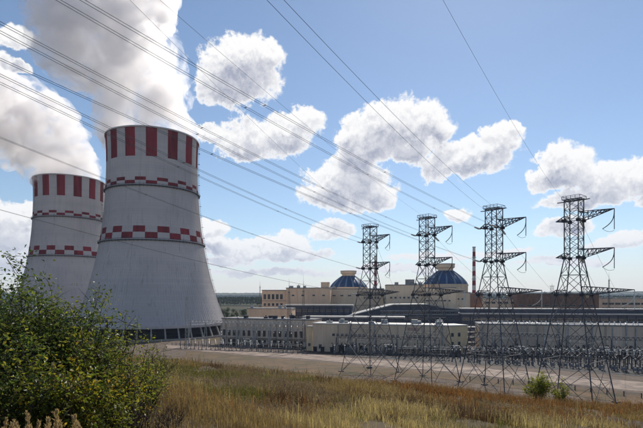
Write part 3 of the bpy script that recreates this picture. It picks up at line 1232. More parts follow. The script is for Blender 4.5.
# long grey wall of the gas-insulated switchgear hall on the right
GW = building('switchgear_hall', 'very long grey beige hall with pilasters behind the right pylons', 'building', 479, 780, 276, 246, Zt(326, 265), 20, M['greige'], M['roofgrey'], fh=.6)
t, L, H = GW
panel_seams(t, L, H, 11.6, M['roofpale'], .35, .55, top=H * .96)
windows(t, [5.8 + 11.6 * k for k in range(13)], 3.6, 2.0, 4.0)
windows(t, [9.0 + 11.6 * k for k in range(13)], 4.4, 1.0, 5.0)
wall_bits(t, L, H, 26, 8)
mi_ = MB()
prof_i = []
for k in range(9):
    prof_i += [(.16, k * .22), (.34, k * .22 + .05), (.34, k * .22 + .09), (.16, k * .22 + .14)]
mi_.lathe(prof_i, 8)
bush = None
for k in range(int(L / 2.9)):
    if bush is None:
        bush = mi_.build('roof_bushing', M['insul'], t, (1.5, .8, H + .75))
    else:
        o = link('roof_bushing', bush.data, t, (1.5 + 2.9 * k, .8, H + .75))
        o.rotation_euler = (R(-12 if k % 3 else 18), R(10 * ((k % 4) - 1.5)), 0)
HALL, HALL_L, HALL_H = t, L, H


# ------------------------------------------------------------------ small switchyard on the left
def gantry(label, A, B, z, nb, legs, name='gantry', wcol=.34, beam_h=1.6, mat_=None, group=None):
    mat_ = mat_ or M['galv']
    a, b = Vector((A[0], A[1], 0)), Vector((B[0], B[1], 0))
    L = (b - a).length
    zb = tz(a.x, a.y)
    t = empty(name, (a.x, a.y, zb), math.atan2(b.y - a.y, b.x - a.x))
    tag(t, label, 'gantry', group)
    H = z - zb
    m = MB()
    for y in (-.6, .6):
        for zz in (H - beam_h, H):
            m.bar((0, y, zz), (L, y, zz), .2)
        for k in range(nb):
            x0, x1 = L * k / nb, L * (k + 1) / nb
            m.bar((x0, y, H - beam_h), ((x0 + x1) / 2, y, H), .15)
            m.bar(((x0 + x1) / 2, y, H), (x1, y, H - beam_h), .15)
    for k in range(nb + 1):
        m.bar((L * k / nb, -.6, H), (L * k / nb, .6, H), .13)
    m.build('lattice_beam', mat_, t)
    for k in range(legs):
        x = L * (k + .02) / (legs - 1) * .99
        m = MB()
        m.bar((x, -2.2, -.6), (x, -.5, H - beam_h), wcol)
        m.bar((x, 2.2, -.6), (x, .5, H - beam_h), wcol)
        for q in (.3, .6):
            m.bar((x, -2.2 + 1.7 * q, (H - beam_h) * q), (x, 2.2 - 1.7 * q, (H - beam_h) * q), .16)
        m.build('post', mat_, t)
    st = MB()
    pr_ = []
    for k in range(8):
        pr_ += [(.10, -k * .2), (.2, -k * .2 - .05), (.2, -k * .2 - .09), (.1, -k * .2 - .14)]
    st.lathe(pr_, 6)
    me = None
    for k in range(max(2, int(L / 4))):
        loc = (2 + 4 * k, 0, H - beam_h)
        if me is None:
            me = st.build('hanging_insulator', M['insul'], t, loc).data
        else:
            link('hanging_insulator', me, t, loc)
    return t


gantry('long pale lattice gantry standing before the window row building', (X(190, 330), 330), (X(306, 306), 306), 17.6, 30, 8)
gantry('second pale lattice gantry in the left switchyard, nearer the road', (X(226, 318), 318), (X(300, 303), 303), 13.6, 22, 6)
gantry('small dark gantry beside the foliage at the near tower foot', (X(90.5, 330), 330), (X(106.5, 328), 328), Zt(318, 330), 5, 2, mat_=M['dark_steel'], wcol=.7)


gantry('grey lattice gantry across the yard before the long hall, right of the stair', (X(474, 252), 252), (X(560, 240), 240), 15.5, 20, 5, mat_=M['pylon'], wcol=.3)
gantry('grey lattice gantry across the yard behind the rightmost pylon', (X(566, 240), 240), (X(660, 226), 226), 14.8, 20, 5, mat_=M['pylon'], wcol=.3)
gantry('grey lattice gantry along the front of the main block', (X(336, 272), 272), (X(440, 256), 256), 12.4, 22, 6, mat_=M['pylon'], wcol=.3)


def lattice_mast(label, px_, Y, ztop, w0, w1, mat_, spike=4, name='lightning_mast'):
    x = X(px_, Y)
    zb = tz(x, Y)
    t = empty(name, (x, Y, zb))
    tag(t, label, 'mast')
    H = ztop - zb
    m = MB()
    n = max(6, int(H / 2.6))
    c = lambda q, s: (w0 + (w1 - w0) * q) / 2 * s
    sg = ((-1, -1), (1, -1), (1, 1), (-1, 1))
    for sx, sy in sg:
        m.bar((c(0, sx), c(0, sy), -.5), (c(1, sx), c(1, sy), H), .16)
    for i in range(n):
        q0, q1 = i / n, (i + 1) / n
        for k in range(4):
            (ax, ay), (bx, by) = sg[k], sg[(k + 1) % 4]
            m.bar((c(q0, ax), c(q0, ay), H * q0), (c(q1, bx), c(q1, by), H * q1), .09)
            m.bar((c(q1, ax), c(q1, ay), H * q1), (c(q1, bx), c(q1, by), H * q1), .08)
    m.build('lattice', mat_, t)
    m = MB()
    m.tube([(0, 0, H - .5), (0, 0, H + spike)], [.14, .05], 6)
    m.build('spike', mat_, t)
    m = MB()
    m.box(-w1 * .8, w1 * .8, -w1 * .8, w1 * .8, H - .3, H - .1)
    for sx, sy in sg:
        m.bar((sx * w1 * .75, sy * w1 * .75, H - .1), (sx * w1 * .75, sy * w1 * .75, H + 1.0), .07)
    m.build('lamp_platform', mat_, t)
    m = MB()
    m.box(-w0 * .7, w0 * .7, -w0 * .7, w0 * .7, -.6, .25)
    m.build('footing', M['concrete'], t)


lattice_mast('pale lattice lightning mast in front of the near cooling tower', 187, 322, Zt(298, 322), 2.2, 1.2, M['galv'], 4)
lattice_mast('grey lattice mast at the right end of the left switchyard, before the window row building', 289, 296, Zt(292, 296), 2.4, .9, M['pylon'], 6)
lattice_mast('thin grey lattice mast at the left end of the main block', 303.5, 303, Zt(291, 303), 2.0, .8, M['pylon'], 6)
lattice_mast('thin distant mast standing above the wooded ridge', 260, 470, Zt(287, 470), 2.0, .6, M['pylon'], 6)
lattice_mast('thin mast behind the rightmost pylon above the brown hall', 609, 500, Zt(280, 500), 2.0, .7, M['pylon'], 8)
lattice_mast('short mast with cross pieces left of the rightmost pylon', 552, 500, Zt(286, 500), 3.4, 2.4, M['pylon'], 3)


# equipment prototypes ------------------------------------------------
def stack_prof(n, r0, r1, p):
    o = []
    for k in range(n):
        o += [(r0, k * p), (r1, k * p + p * .3), (r1, k * p + p * .45), (r0, k * p + p * .7)]
    return o


def disconnector():
    t = empty('disconnector')
    m = MB()
    for x in (-1.5, 1.5):
        m.bar((x, 0, -.3), (x, 0, 2.7), .28)
        m.bar((x - .5, 0, .1), (x + .5, 0, .1), .5)
    m.bar((-2.0, 0, 2.8), (2.0, 0, 2.8), .3)
    m.bar((-1.5, 0, .4), (1.5, 0, 2.5), .12)
    m.build('stand', M['stand'], t)
    for x in (-1.6, 1.6):
        m = MB()
        m.lathe(stack_prof(9, .13, .26, .25), 8, (x, 0, 2.95))
        m.build('insulator', M['brown_ins'], t)
    m = MB()
    m.bar((-2.1, 0, 5.3), (2.1, 0, 5.3), .16)
    m.bar((-1.6, 0, 5.2), (-1.6, 0, 5.8), .2)
    m.build('blade', M['galv'], t)
    return t


def breaker():
    t = empty('circuit_breaker')
    m = MB()
    for x in (-.6, .6):
        m.bar((x, 0, -.3), (x, 0, 2.0), .26)
    m.bar((-.9, 0, 2.05), (.9, 0, 2.05), .3)
    m.build('stand', M['stand'], t)
    m = MB()
    m.box(-.7, .7, -.45, .45, .5, 1.7)
    m.build('drive_cabinet', M['roofgrey'], t)
    m = MB()
    m.lathe(stack_prof(10, .16, .30, .24), 8, (0, 0, 2.2))
    m.build('support_insulator', M['brown_ins'], t)
    m = MB()
    m.lathe([(.25, 4.6), (.36, 4.7), (.36, 5.1), (.2, 5.2)], 8, cap=True)
    hd = m.build('head', M['galv'], t)
    for s in (-1, 1):
        m = MB()
        pts = [(s * (.3 + k * .22), 0, 4.95 + k * .2) for k in range(9)]
        m.tube(pts, [.14 if k % 2 else .26 for k in range(9)], 8)
        m.build('chamber', M['brown_ins'], hd)
    return t


def transformer_ct():
    t = empty('current_transformer')
    m = MB()
    m.bar((0, 0, -.3), (0, 0, 2.2), .5)
    m.bar((-.5, 0, 2.2), (.5, 0, 2.2), .3)
    m.build('stand', M['stand'], t)
    m = MB()
    m.lathe(stack_prof(9, .2, .36, .26), 8, (0, 0, 2.4))
    m.build('insulator', M['brown_ins'], t)
    m = MB()
    m.lathe([(.3, 4.7), (.5, 4.9), (.5, 5.6), (.25, 5.8)], 10, cap=True)
    m.build('head', M['roofgrey'], t)
    return t


def arrester():
    t = empty('surge_arrester')
    m = MB()
    m.bar((0, 0, -.3), (0, 0, 2.4), .32)
    m.bar((0, 0, 2.4), (0, 0, 2.6), .6)
    m.build('stand', M['stand'], t)
    m = MB()
    m.lathe(stack_prof(12, .12, .22, .26), 8, (0, 0, 2.6))
    m.build('insulator', M['insul'], t)
    m = MB()
    m.lathe([(.5, 5.5), (.6, 5.55), (.5, 5.6), (.4, 5.55), (.5, 5.5)], 12)
    m.build('grading_ring', M['galv'], t)
    return t


def place(maker, spots, label, cat, group):
    p0 = maker()
    km = kidmap(p0)
    for i, (x, y, rz) in enumerate(spots):
        o = p0 if i == 0 else copy_tree(p0, None, km)
        o.location = (x, y, tz(x, y) + .04)
        o.rotation_euler = (0, 0, rz)
        tag(o, label, cat, group)


erng = random.Random(3)
hrot = HALL.rotation_euler.z


def along(px0, px1, Y0, Y1, n, jit=.4):
    o = []
    for k in range(n):
        q = (k + .5) / n
        Y = Y0 + (Y1 - Y0) * q
        px_ = px0 + (px1 - px0) * q
        o.append((X(px_, Y) + erng.uniform(-jit, jit), Y + erng.uniform(-jit, jit), hrot + erng.choice((0, 0, R(90)))))
    return o


place(breaker, along(472, 664, 262, 238, 30), 'dark circuit breaker with forked head in the yard row before the long hall', 'circuit breaker', 'breakers before the long hall')
place(disconnector, along(396, 668, 264, 230, 40), 'two-post disconnector on steel stand in the dark yard row', 'disconnector', 'disconnectors in the dark yard row')
place(transformer_ct, along(472, 660, 254, 229, 30), 'single dark instrument transformer post in the yard before the hall', 'transformer', 'instrument transformers before the hall')
place(arrester, along(330, 470, 276, 256, 14), 'slim pale arrester post along the front of the main block', 'surge arrester', 'arresters before the main block')
place(breaker, along(332, 466, 282, 263, 22), 'dark circuit breaker standing close along the main block front', 'circuit breaker', 'breakers before the main block')
place(disconnector, along(468, 668, 236, 206, 26, 1.0), 'two-post disconnector in the foremost yard row by the slab road', 'disconnector', 'disconnectors of the foremost row')
place(arrester, along(474, 664, 244, 216, 30, 1.0), 'slim pale arrester post between the yard rows before the long hall', 'surge arrester', 'arresters before the long hall')
place(transformer_ct, along(376, 470, 262, 246, 14, 1.0), 'single dark instrument transformer post before the main block', 'transformer', 'instrument transformers before the main block')
place(breaker, along(478, 672, 216, 172, 30, 1.2), 'dark circuit breaker with forked head in the row nearest the slab road', 'circuit breaker', 'breakers of the nearest row')
place(transformer_ct, along(470, 670, 224, 180, 30, 1.2), 'single dark instrument transformer post in the row nearest the slab road', 'transformer', 'instrument transformers of the nearest row')
place(disconnector, along(400, 476, 246, 222, 12, 1.0), 'two-post disconnector in the short row between second and third pylons', 'disconnector', 'disconnectors between the middle pylons')
place(disconnector, along(178, 306, 312, 286, 17, .8), 'two-post disconnector standing on the pale strip of left yard', 'disconnector', 'disconnectors in the left yard')
place(arrester, along(186, 308, 324, 296, 18, .8), 'slim pale arrester post inside the left yard', 'surge arrester', 'arresters in the left yard')


def power_transformer(px_, Y, label):
    x = X(px_, Y)
    t = empty('power_transformer', (x, Y, tz(x, Y)), hrot)
    tag(t, label, 'transformer', None)
    m = MB()
    m.box(-3, 3, -1.6, 1.6, .5, 4.2)
    m.box(-3.3, 3.3, -1.9, 1.9, .2, .5)
    m.build('tank', M['roofgrey'], t)
    for s in (-1, 1):
        m = MB()
        for k in range(9):
            m.box(-2.7 + k * .62, -2.5 + k * .62, s * 1.62 if s > 0 else -2.9, 2.9 if s > 0 else -1.62, .9, 3.9)
        m.build('radiator', M['galv'], t)
    m = MB()
    m.tube([(-2.6, .6, 5.6), (2.4, .6, 5.6)], .55, 10)
    m.bar((-1.8, .6, 4.2), (-1.8, .6, 5.2), .2)
    m.bar((1.8, .6, 4.2), (1.8, .6, 5.2), .2)
    m.build('conservator', M['galv'], t)
    for k in range(3):
        m = MB()
        m.lathe(stack_prof(8, .14, .3, .26), 8, (-2 + 2 * k, -.8, 4.2))
        m.build('bushing', M['brown_ins'], t)
    m = MB()
    m.box(-3.4, 3.4, -3, 3, -.6, .2)
    m.build('plinth', M['concrete'], t)


power_transformer(388, 272, 'grey transformer with radiators left of the second pylon')
power_transformer(455, 262, 'grey transformer with radiators before the cream end block')
power_transformer(352, 279, 'grey transformer with radiators before the main block, just left of the leftmost pylon')
power_transformer(520, 254, 'grey transformer with radiators before the long hall, just right of the third pylon')
power_transformer(604, 244, 'grey transformer with radiators before the long hall, just right of the rightmost pylon')
power_transformer(246, 318, 'grey transformer with radiators before the window row building')

# fence of the left yard along the road
def yard_fence(name, label, pts, h, step):
    P = [ghit(*p) for p in pts]
    t = empty(name, (P[0][0], P[0][1], 0))
    tag(t, label, 'fence')
    pos = []
    for i in range(len(P) - 1):
        d = math.hypot(P[i + 1][0] - P[i][0], P[i + 1][1] - P[i][1])
        n = max(1, int(d / step))
        for k in range(n):
            pos.append((P[i][0] + (P[i + 1][0] - P[i][0]) * k / n, P[i][1] + (P[i + 1][1] - P[i][1]) * k / n))
    m = MB()
    m.box(-.11, .11, -.11, .11, -.4, h)
    me = None
    for x, y in pos:
        loc = (x - P[0][0], y - P[0][1], tz(x, y))
        if me is None:
            me = m.build('post', M['footing'], t, loc).data
        else:
            link('post', me, t, loc)
    m = MB()
    for zz in (.3, .7, 1.1, 1.5, 1.9):
        if zz > h:
            break
        m.tube([(x - P[0][0], y - P[0][1], tz(x, y) + zz) for x, y in pos], .035, 4)
    m.build('rail_wire', M['galv'], t)


yard_fence('yard_fence', 'post and wire fence along the left yard by the slab road', [(172, 345.5), (240, 349.8), (312, 355.5)], 2.2, 3.6)
yard_fence('road_fence', 'low post fence along the near side of the slab road at right', [(470, 381), (560, 389), (660, 401)], 1.5, 4.2)

# ------------------------------------------------------------------ pylons
ARM_DIR = Vector((.65, -.76, 0)).normalized()
LV = (29.0, 39.0, 49.0)
PTOP = 54.7


def hw(z):
    return 1.8 if z >= 39 else 1.8 + 5.9 * (39 - z) / 39


def corner(z, k):
    sx, sy = ((-1, -1), (1, -1), (1, 1), (-1, 1))[k]
    return Vector((sx * hw(z), sy * hw(z), z))


def arm_pts(level, L, rise, side):
    s = side
    z0, z1 = level, level + (2.2 if s > 0 else 1.3)
    w = hw(level)
    tip = Vector((s * (w + L), 0, level + rise))
    lo = [Vector((s * w, -w, z0)), Vector((s * w, w, z0))]
    hi = [Vector((s * w, -w, z1)), Vector((s * w, w, z1))]
    return lo, hi, tip


ARMS = {29.0: 11.0, 39.0: 8.0, 49.0: 8.0}


def string_mesh(mb, a, b, r=.17, mi=0):
    a, b = Vector(a), Vector(b)
    n = max(5, int((b - a).length / .3)) * 2 + 1
    mb.tube([a.lerp(b, i / (n - 1)) for i in range(n)], [r if i % 2 else r * .45 for i in range(n)], 6, mi)


def make_pylon():
    t = empty('pylon')
    # four main legs, each a part from footing to top
    for k in range(4):
        m = MB()
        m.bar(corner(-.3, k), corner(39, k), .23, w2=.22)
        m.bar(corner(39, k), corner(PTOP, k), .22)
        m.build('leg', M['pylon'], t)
        m = MB()
        c = corner(0, k)
        m.box(c.x - .8, c.x + .8, c.y - .8, c.y + .8, -2.2, .35)
        m.build('footing', M['footing'], t)
    zs_low = [0, 11.5, 21.5, 29, 34.4, 39]
    zs_up = list(np.linspace(39, PTOP, 7))
    for f in range(4):
        a, b = f, (f + 1) % 4
        m = MB()
        for zs in (zs_low, zs_up):
            for i in range(len(zs) - 1):
                z0, z1 = zs[i], zs[i + 1]
                wd = .12 if zs is zs_low else .105
                m.bar(corner(z0, a), corner(z1, b), wd)
                m.bar(corner(z0, b), corner(z1, a), wd)
                m.bar(corner(z1, a), corner(z1, b), wd)
                if zs is zs_low and i < 3:
                    ca = (corner(z0, a) + corner(z1, b)) / 2
                    m.bar((corner(z0, a) + corner(z1, a)) / 2, ca * .5 + corner(z0, a) * .5, .08)
                    m.bar((corner(z0, b) + corner(z1, b)) / 2, ca * .5 + corner(z0, b) * .5, .09)
                    m.bar((corner(z0, a) + corner(z1, a)) / 2, (corner(z0, b) + corner(z1, b)) / 2, .09)
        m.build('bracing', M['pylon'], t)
    for lv in LV:
        for side, L, rise, nseg in ((1, ARMS[lv], 2.1 if lv > 30 else 1.3, 7 if lv > 30 else 10), (-1, 3.0, .3, 3)):
            lo, hi, tip = arm_pts(lv, L, rise, side)
            m = MB()
            for q in lo + hi:
                m.bar(q, tip, .17)
            m.bar(lo[0], lo[1], .24)
            m.bar(hi[0], hi[1], .2)
            for i in range(nseg):
                q0, q1 = i / nseg, (i + 1) / nseg
                for s in (0, 1):
                    m.bar(lo[s].lerp(tip, q0), hi[s].lerp(tip, q1), .11)
                    m.bar(hi[s].lerp(tip, q0), lo[s].lerp(tip, q0), .11)
                m.bar(lo[i % 2].lerp(tip, q0), lo[1 - i % 2].lerp(tip, q1), .11)
                m.bar(hi[i % 2].lerp(tip, q0), hi[1 - i % 2].lerp(tip, q1), .1)
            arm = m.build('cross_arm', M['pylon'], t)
            if side > 0:
                # jumper loop: hanging strings and the slack lead between them
                drop = 5.6 if lv > 30 else 5.0
                b1_ = tip + Vector((0, 0, -drop))
                in_ = tip + Vector((-3.1, 1.0, -drop * .86))
                m = MB()
                string_mesh(m, tip, tip + Vector((0, 0, -drop * .95)), .13)
                m.build('jumper_string', M['insul'] if lv < 30 else M['pylon'], arm)
                m = MB()
                pts = []
                for i in range(9):
                    q = i / 8
                    p_ = tip.lerp(in_, q) + Vector((.9, 0, -.5)) * math.sin(q * math.pi)
                    pts.append(p_)
                m.tube(pts, .11, 5)
                m.build('jumper_string', M['insul'] if lv < 30 else M['pylon'], arm)
                m = MB()
                m.tube([in_.lerp(b1_, i / 8) + Vector((0, 0, -.5 * math.sin(i / 8 * math.pi))) for i in range(9)], .045, 4)
                m.build('jumper_lead', M['wire'], arm)
        # gusset box where the arm meets the shaft
        w_ = hw(lv)
        for sx, sy in ((-1, -1), (1, -1), (1, 1), (-1, 1)):
            m = MB()
            m.box(sx * w_ - .45, sx * w_ + .45, sy * w_ - .45, sy * w_ + .45, lv - .35, lv + .4)
            m.build('gusset', M['dark_steel'], t)
    m = MB()
    for y in (-2.2, -1.1, 0, 1.1, 2.2):
        m.bar((-2.3, y, PTOP + .1), (2.3, y, PTOP + .1), .14)
    for x in (-2.3, -1.15, 0, 1.15, 2.3):
        m.bar((x, -2.2, PTOP + .1), (x, 2.2, PTOP + .1), .14)
    for x in np.linspace(-2.3, 2.3, 5):
        for y in (-2.2, 2.2):
            m.bar((x, y, PTOP + .2), (x, y, PTOP + .95), .1)
    for y in (-2.2, 2.2):
        m.bar((-2.3, y, PTOP + .95), (2.3, y, PTOP + .95), .1)
        m.bar((-2.3, y, PTOP + .55), (2.3, y, PTOP + .55), .08)
    for x in (-2.3, 2.3):
        m.bar((x, -2.2, PTOP + .95), (x, 2.2, PTOP + .95), .1)
    m.bar((-4.4, 0, PTOP - .2), (4.0, 0, PTOP - .2), .22)
    m.build('top_platform', M['pylon'], t)
    return t


# (photo column, distance, height scale)
PYL = [(370, 181, 'leftmost and farthest of the four dark lattice pylons', 1.0),
       (427, 160.5, 'second dark lattice pylon from the left, before the right blue dome', 1.0),
       (494, 143.5, 'third dark lattice pylon from the left, right of the tall chimney', 1.0),
       (574, 130, 'rightmost and largest of the four dark lattice pylons', 1.0)]
p0 = make_pylon()
km = kidmap(p0)
pyl = []
arm_rot = math.atan2(ARM_DIR.y, ARM_DIR.x)
for i, (px_, Y, lab, s) in enumerate(PYL):
    o = p0 if i == 0 else copy_tree(p0, None, km)
    x = X(px_, Y)
    o.location = (x, Y, tz(x, Y))
    o.rotation_euler = (0, 0, arm_rot)
    tag(o, lab, 'pylon', 'row of lattice pylons')
    pyl.append(o)


def pw(i, v):
    """pylon-local point to world"""
    o = pyl[i]
    return Matrix.Translation(o.location) @ Matrix.Rotation(arm_rot, 4, 'Z') @ Vector(v)


wire_names = ('leftmost pylon', 'second pylon from left', 'third pylon from left', 'rightmost pylon')


def span(a, b, sag, r, label, group, n=40, strings=(0, 0), name='overhead_wire'):
    a, b = Vector(a), Vector(b)
    t = empty(name, a)
    tag(t, label, 'wire', group)
    def P(q):
        return a.lerp(b, q) - a + Vector((0, 0, -4 * sag * q * (1 - q)))
    L = (b - a).length
    q0, q1 = strings[0] / L, 1 - strings[1] / L
    m = MB()
    m.tube([P(q0 + (q1 - q0) * i / n) for i in range(n + 1)], r, 5)
    cd = m.build('conductor', M['wire'], t)
    if name == 'overhead_wire' and strings[0]:
        # twin bundle: the second conductor hangs beside the first, held apart by spacers
        d_ = (b - a).normalized()
        sd = Vector((-d_.y, d_.x, 0)).normalized() * .42
        link('conductor', cd.data, t, sd)
        m = MB()
        for q in (.18, .34, .5, .66):
            m.bar(P(q) - sd * .1, P(q) + sd * 1.1, .07)
        m.build('spacer', M['pylon'], t)
    if strings[0]:
        for dx in ((0,) if r < .02 else (-.3, .3)):
            m = MB()
            string_mesh(m, P(0) + Vector((dx, dx * .3, 0)), P(q0) + Vector((dx * .4, 0, 0)), .2)
            m.build('insulator_string', M['insul'], t)
    if strings[1]:
        m = MB()
        string_mesh(m, P(1), P(q1), .2)
        m.build('insulator_string', M['insul'], t)
    return t


# incoming lines: pylon index, local attach point, a photo point they pass and the distance there
INC = [
    (0, (-4.8, 0, 49.2), (0, 84), 46), (0, (-4.8, 0, 39.2), (0, 138), 66), (0, (-6.3, 0, 29.2), (0, 210), 90), (0, (1.8, -1.8, 49), (0, 76), 44), (0, (0, 0, PTOP), (130, 0), 48),
    (1, (-4.8, 0, 49.2), (0, 33), 44), (1, (1.8, -1.8, 49), (0, 24), 43), (1, (0, 0, PTOP), (160, 0), 47),
    (2, (-4.8, 0, 49.2), (56, 0), 44), (2, (-4.8, 0, 39.2), (0, 60), 45), (2, (1.8, -1.8, 49), (80, 0), 43), (2, (-1.8, -1.8, PTOP - .3), (267, 0), 45), (2, (1.8, -1.8, PTOP - .3), (284, 0), 44),
    (3, (-1.8, -1.8, PTOP - .3), (443, 0), 46),
]
for i, at_, (px_, py_), Y in INC:
    a = pw(i, at_)
    mpt = at(px_, py_, Y)
    d = mpt - a
    # carry the line on past the photo point to the next support behind the viewer
    qm = .62
    b = a + Vector((d.x, d.y, 0)) / qm
    sag = 3.2
    zm = mpt.z
    # a.z + (bz-a.z)*qm - 4*sag*qm*(1-qm) = zm
    b.z = a.z + (zm - a.z + 4 * sag * qm * (1 - qm)) / qm
    hv = at_[2] > PTOP - 1
    lv_name = 'top platform' if hv else ('lower arm' if at_[2] < 35 else 'middle arm' if at_[2] < 45 else 'upper arm')
    side_name = 'right ' if at_[0] > 1 else 'left ' if at_[0] < -1 else ''
    lab = ('thin single wire' if hv else 'twin conductor') + ' from upper left to ' + side_name + lv_name + ', ' + wire_names[i]
    span(a, b, sag, .016 if hv and i != 2 else .024, lab, 'wires to the ' + wire_names[i] + (', earth' if hv else ''), strings=(0, 0) if hv else (4.6, 0))

# outgoing down-leads from the pylons to the roof edge of the long hall or the main block
hm = Matrix.Translation(HALL.location) @ Matrix.Rotation(hrot, 4, 'Z')
for i in range(4):
    for j, lv in enumerate(LV):
        a = pw(i, (hw(lv) * .6, hw(lv), lv))
        fx = (4 + 26 * (i - 1) + 8.7 * j)
        if i == 0:
            a2 = Vector((X(382 + 14 * j, 284), 284 - 4, 17.6))
        else:
            a2 = hm @ Vector((fx + 8, .6, HALL_H + 1.2))
        span(a, a2, 1.5, .03, 'down lead from the ' + ('lower', 'middle', 'upper')[j] + ' arm of the ' + wire_names[i] + ' to the halls', 'down leads of the ' + wire_names[i], 20, (5.0, 2.2), 'down_lead')
# ------------------------------------------------------------------ vegetation
def leaf_mesh(name, pos, size, tint, mat_, parent=None, upbias=.35, elong=1.9, seed=0, along=None):
    """many separate leaf-shaped faces"""
    r = np.random.default_rng(seed)
    n = len(pos)
    d = r.normal(size=(n, 3))
    d[:, 2] = d[:, 2] * .7
    if along is not None:
        d = d * .3 + np.array(along)[None]
    d /= np.linalg.norm(d, axis=1)[:, None]
    nn = r.normal(size=(n, 3))
    nn[:, 2] += upbias * 3
    s = np.cross(d, nn)
    s /= np.linalg.norm(s, axis=1)[:, None] + 1e-6
    up_ = np.cross(s, d)
    L = (size * r.uniform(.6, 1.25, n))[:, None]
    W = L / elong
    b = pos
    v0 = b
    v1 = b + d * L * .45 + s * W * .5 + up_ * L * .07
    v2 = b + d * L - up_ * L * .12
    v3 = b + d * L * .45 - s * W * .5 + up_ * L * .07
    v = np.stack([v0, v1, v2, v3], 1).reshape(-1, 3)
    f = np.arange(n * 4).reshape(n, 4)
    return np_mesh(name, v, f, mat_, np.repeat(tint, 4, axis=0), parent=parent)


def shrub(name, label, px, Y, py_top, width, n_stem, n_leaf, pal, seed, leaf=.06, lean=0.0, depth=None, group=None, fill=(.25, 1.0), stem_r=.022, cat='shrub'):
    r = random.Random(seed)
    nr = np.random.default_rng(seed)
    x = X(px, Y)
    zb = tz(x, Y) - .05
    H = Zt(py_top, Y) - zb
    t = empty(name, (x, Y, zb))
    tag(t, label, cat, group)
    mb = MB()
    tw = []                                            # twig polylines that carry leaves
    depth = depth or width
    for k in range(n_stem):
        a = 2 * math.pi * (k + r.random()) / n_stem
        rad = r.uniform(.15, 1.0) ** .7
        hh = H * r.uniform(.55, 1.0) * (1 - .38 * rad * rad)
        if k == 0:
            rad, hh = .1, H
        end = Vector((math.cos(a) * rad * width + lean * H, math.sin(a) * rad * depth, hh))
        st = Vector((r.uniform(-.15, .15) * width, r.uniform(-.15, .15) * depth, 0))
        mid = st.lerp(end, .5) + Vector((-end.x * .12, -end.y * .12, H * .10))
        pts = []
        for i in range(8):
            q = i / 7
            p_ = st.lerp(mid, q).lerp(mid.lerp(end, q), q) + Vector((r.uniform(-1, 1), r.uniform(-1, 1), 0)) * .03 * H * q
            pts.append(p_)
        mb.tube(pts, [stem_r * (1 - .85 * i / 7) for i in range(8)], 4, cap=False)
        for i in range(2, 8):
            for _ in range(3):
                if r.random() < .85:
                    d = Vector((r.gauss(0, 1), r.gauss(0, 1), r.gauss(.5, .6))).normalized()
                    ln = r.uniform(.10, .26) * H * (1.15 - .5 * i / 8)
                    e = pts[i] + d * ln
                    mb.tube([pts[i], pts[i].lerp(e, .5) + Vector((0, 0, .02)), e], [stem_r * .35, stem_r * .25, stem_r * .1], 3, cap=False)
                    tw.append((pts[i], e))
        tw.append((pts[5], pts[7] + (pts[7] - pts[6]) * .8))
    mb.build('stem', M['bark'], t)
    tw_a = np.array([p[0] for p in tw])
    tw_b = np.array([p[1] for p in tw])
    idx = nr.integers(0, len(tw), n_leaf)
    q = nr.uniform(.15, 1.12, n_leaf)[:, None]
    pos = tw_a[idx] * (1 - q) + tw_b[idx] * q + nr.normal(0, .030 * H, (n_leaf, 3))
    pos[:, 2] = np.maximum(pos[:, 2], .03)
    pal = np.array(pal)
    base_i = nr.integers(0, len(pal), len(tw))
    ci = np.where(nr.random(n_leaf) < .65, base_i[idx], nr.integers(0, len(pal), n_leaf))
    tint = pal[ci] * nr.uniform(.65, 1.3, n_leaf)[:, None]
    leaf_mesh('foliage', pos, np.full(n_leaf, leaf), tint, M['leaf'], t, seed=seed)
    return t


DG = [(.036, .060, .018), (.055, .080, .020), (.026, .045, .018), (.085, .100, .026)]
MG = [(.085, .105, .020), (.115, .125, .022), (.055, .078, .02), (.16, .15, .026)]
YG = [(.16, .16, .022), (.12, .14, .02), (.22, .18, .02), (.07, .10, .018), (.26, .17, .02)]
shrub('bush', 'tallest dark green bush at the left edge of the picture', 8, 9.4, 258, 1.25, 34, 11000, DG, 1, .085)
shrub('bush', 'dark green bush standing before the farther cooling tower', 48, 9.8, 284, 1.15, 30, 9000, DG + MG[:2], 2, .078)
shrub('bush', 'green bush with loose twigs before the near cooling tower', 88, 10.6, 292, 1.1, 28, 6000, MG + DG[:2], 3, .08)
shrub('bush', 'open green bush at the right end of the thicket', 122, 11.2, 322, 1.0, 16, 1900, MG + YG[:2], 4, .07)
shrub('bush', 'yellow green bush low in front of the dark thicket', 74, 7.6, 338, .72, 22, 4200, YG + MG, 5, .075)
shrub('bush', 'low yellow leaved bush at the right foot of the thicket', 128, 10.0, 366, .5, 12, 1000, YG, 6, .07)
shrub('bush', 'green bush at the lower left corner behind the reeds', 16, 7.2, 336, .9, 24, 5200, MG + DG, 7, .08)
shrub('bush', 'loose yellow green bush spreading over the grass at the thicket end', 140, 12.4, 348, .8, 16, 2200, YG[:2] + MG, 14, .07)
shrub('bush', 'low olive bush at the bottom edge between thicket and meadow', 112, 8.2, 388, .55, 14, 1800, MG + YG[:2], 15, .07)
shrub('sapling', 'thin sparse sapling on the grass right of the thicket', 152, 14.5, 342, .55, 9, 900, MG + YG[:2], 8, .06)
shrub('sapling', 'small sparse olive weed shrub beside the sapling', 163, 22, 345, .7, 12, 900, [(.11, .10, .03), (.08, .085, .025)], 9, .06)
shrub('bush', 'bright yellow green bush on the brow before the rightmost pylon', 540, 47, 374, 1.5, 22, 4200, YG[:2] + [(.13, .15, .03)], 10, .16, stem_r=.03)
shrub('bush', 'smaller olive bush just right of the bright yellow one', 561, 48, 381, .9, 14, 1600, MG + YG[:1], 11, .15, stem_r=.03)


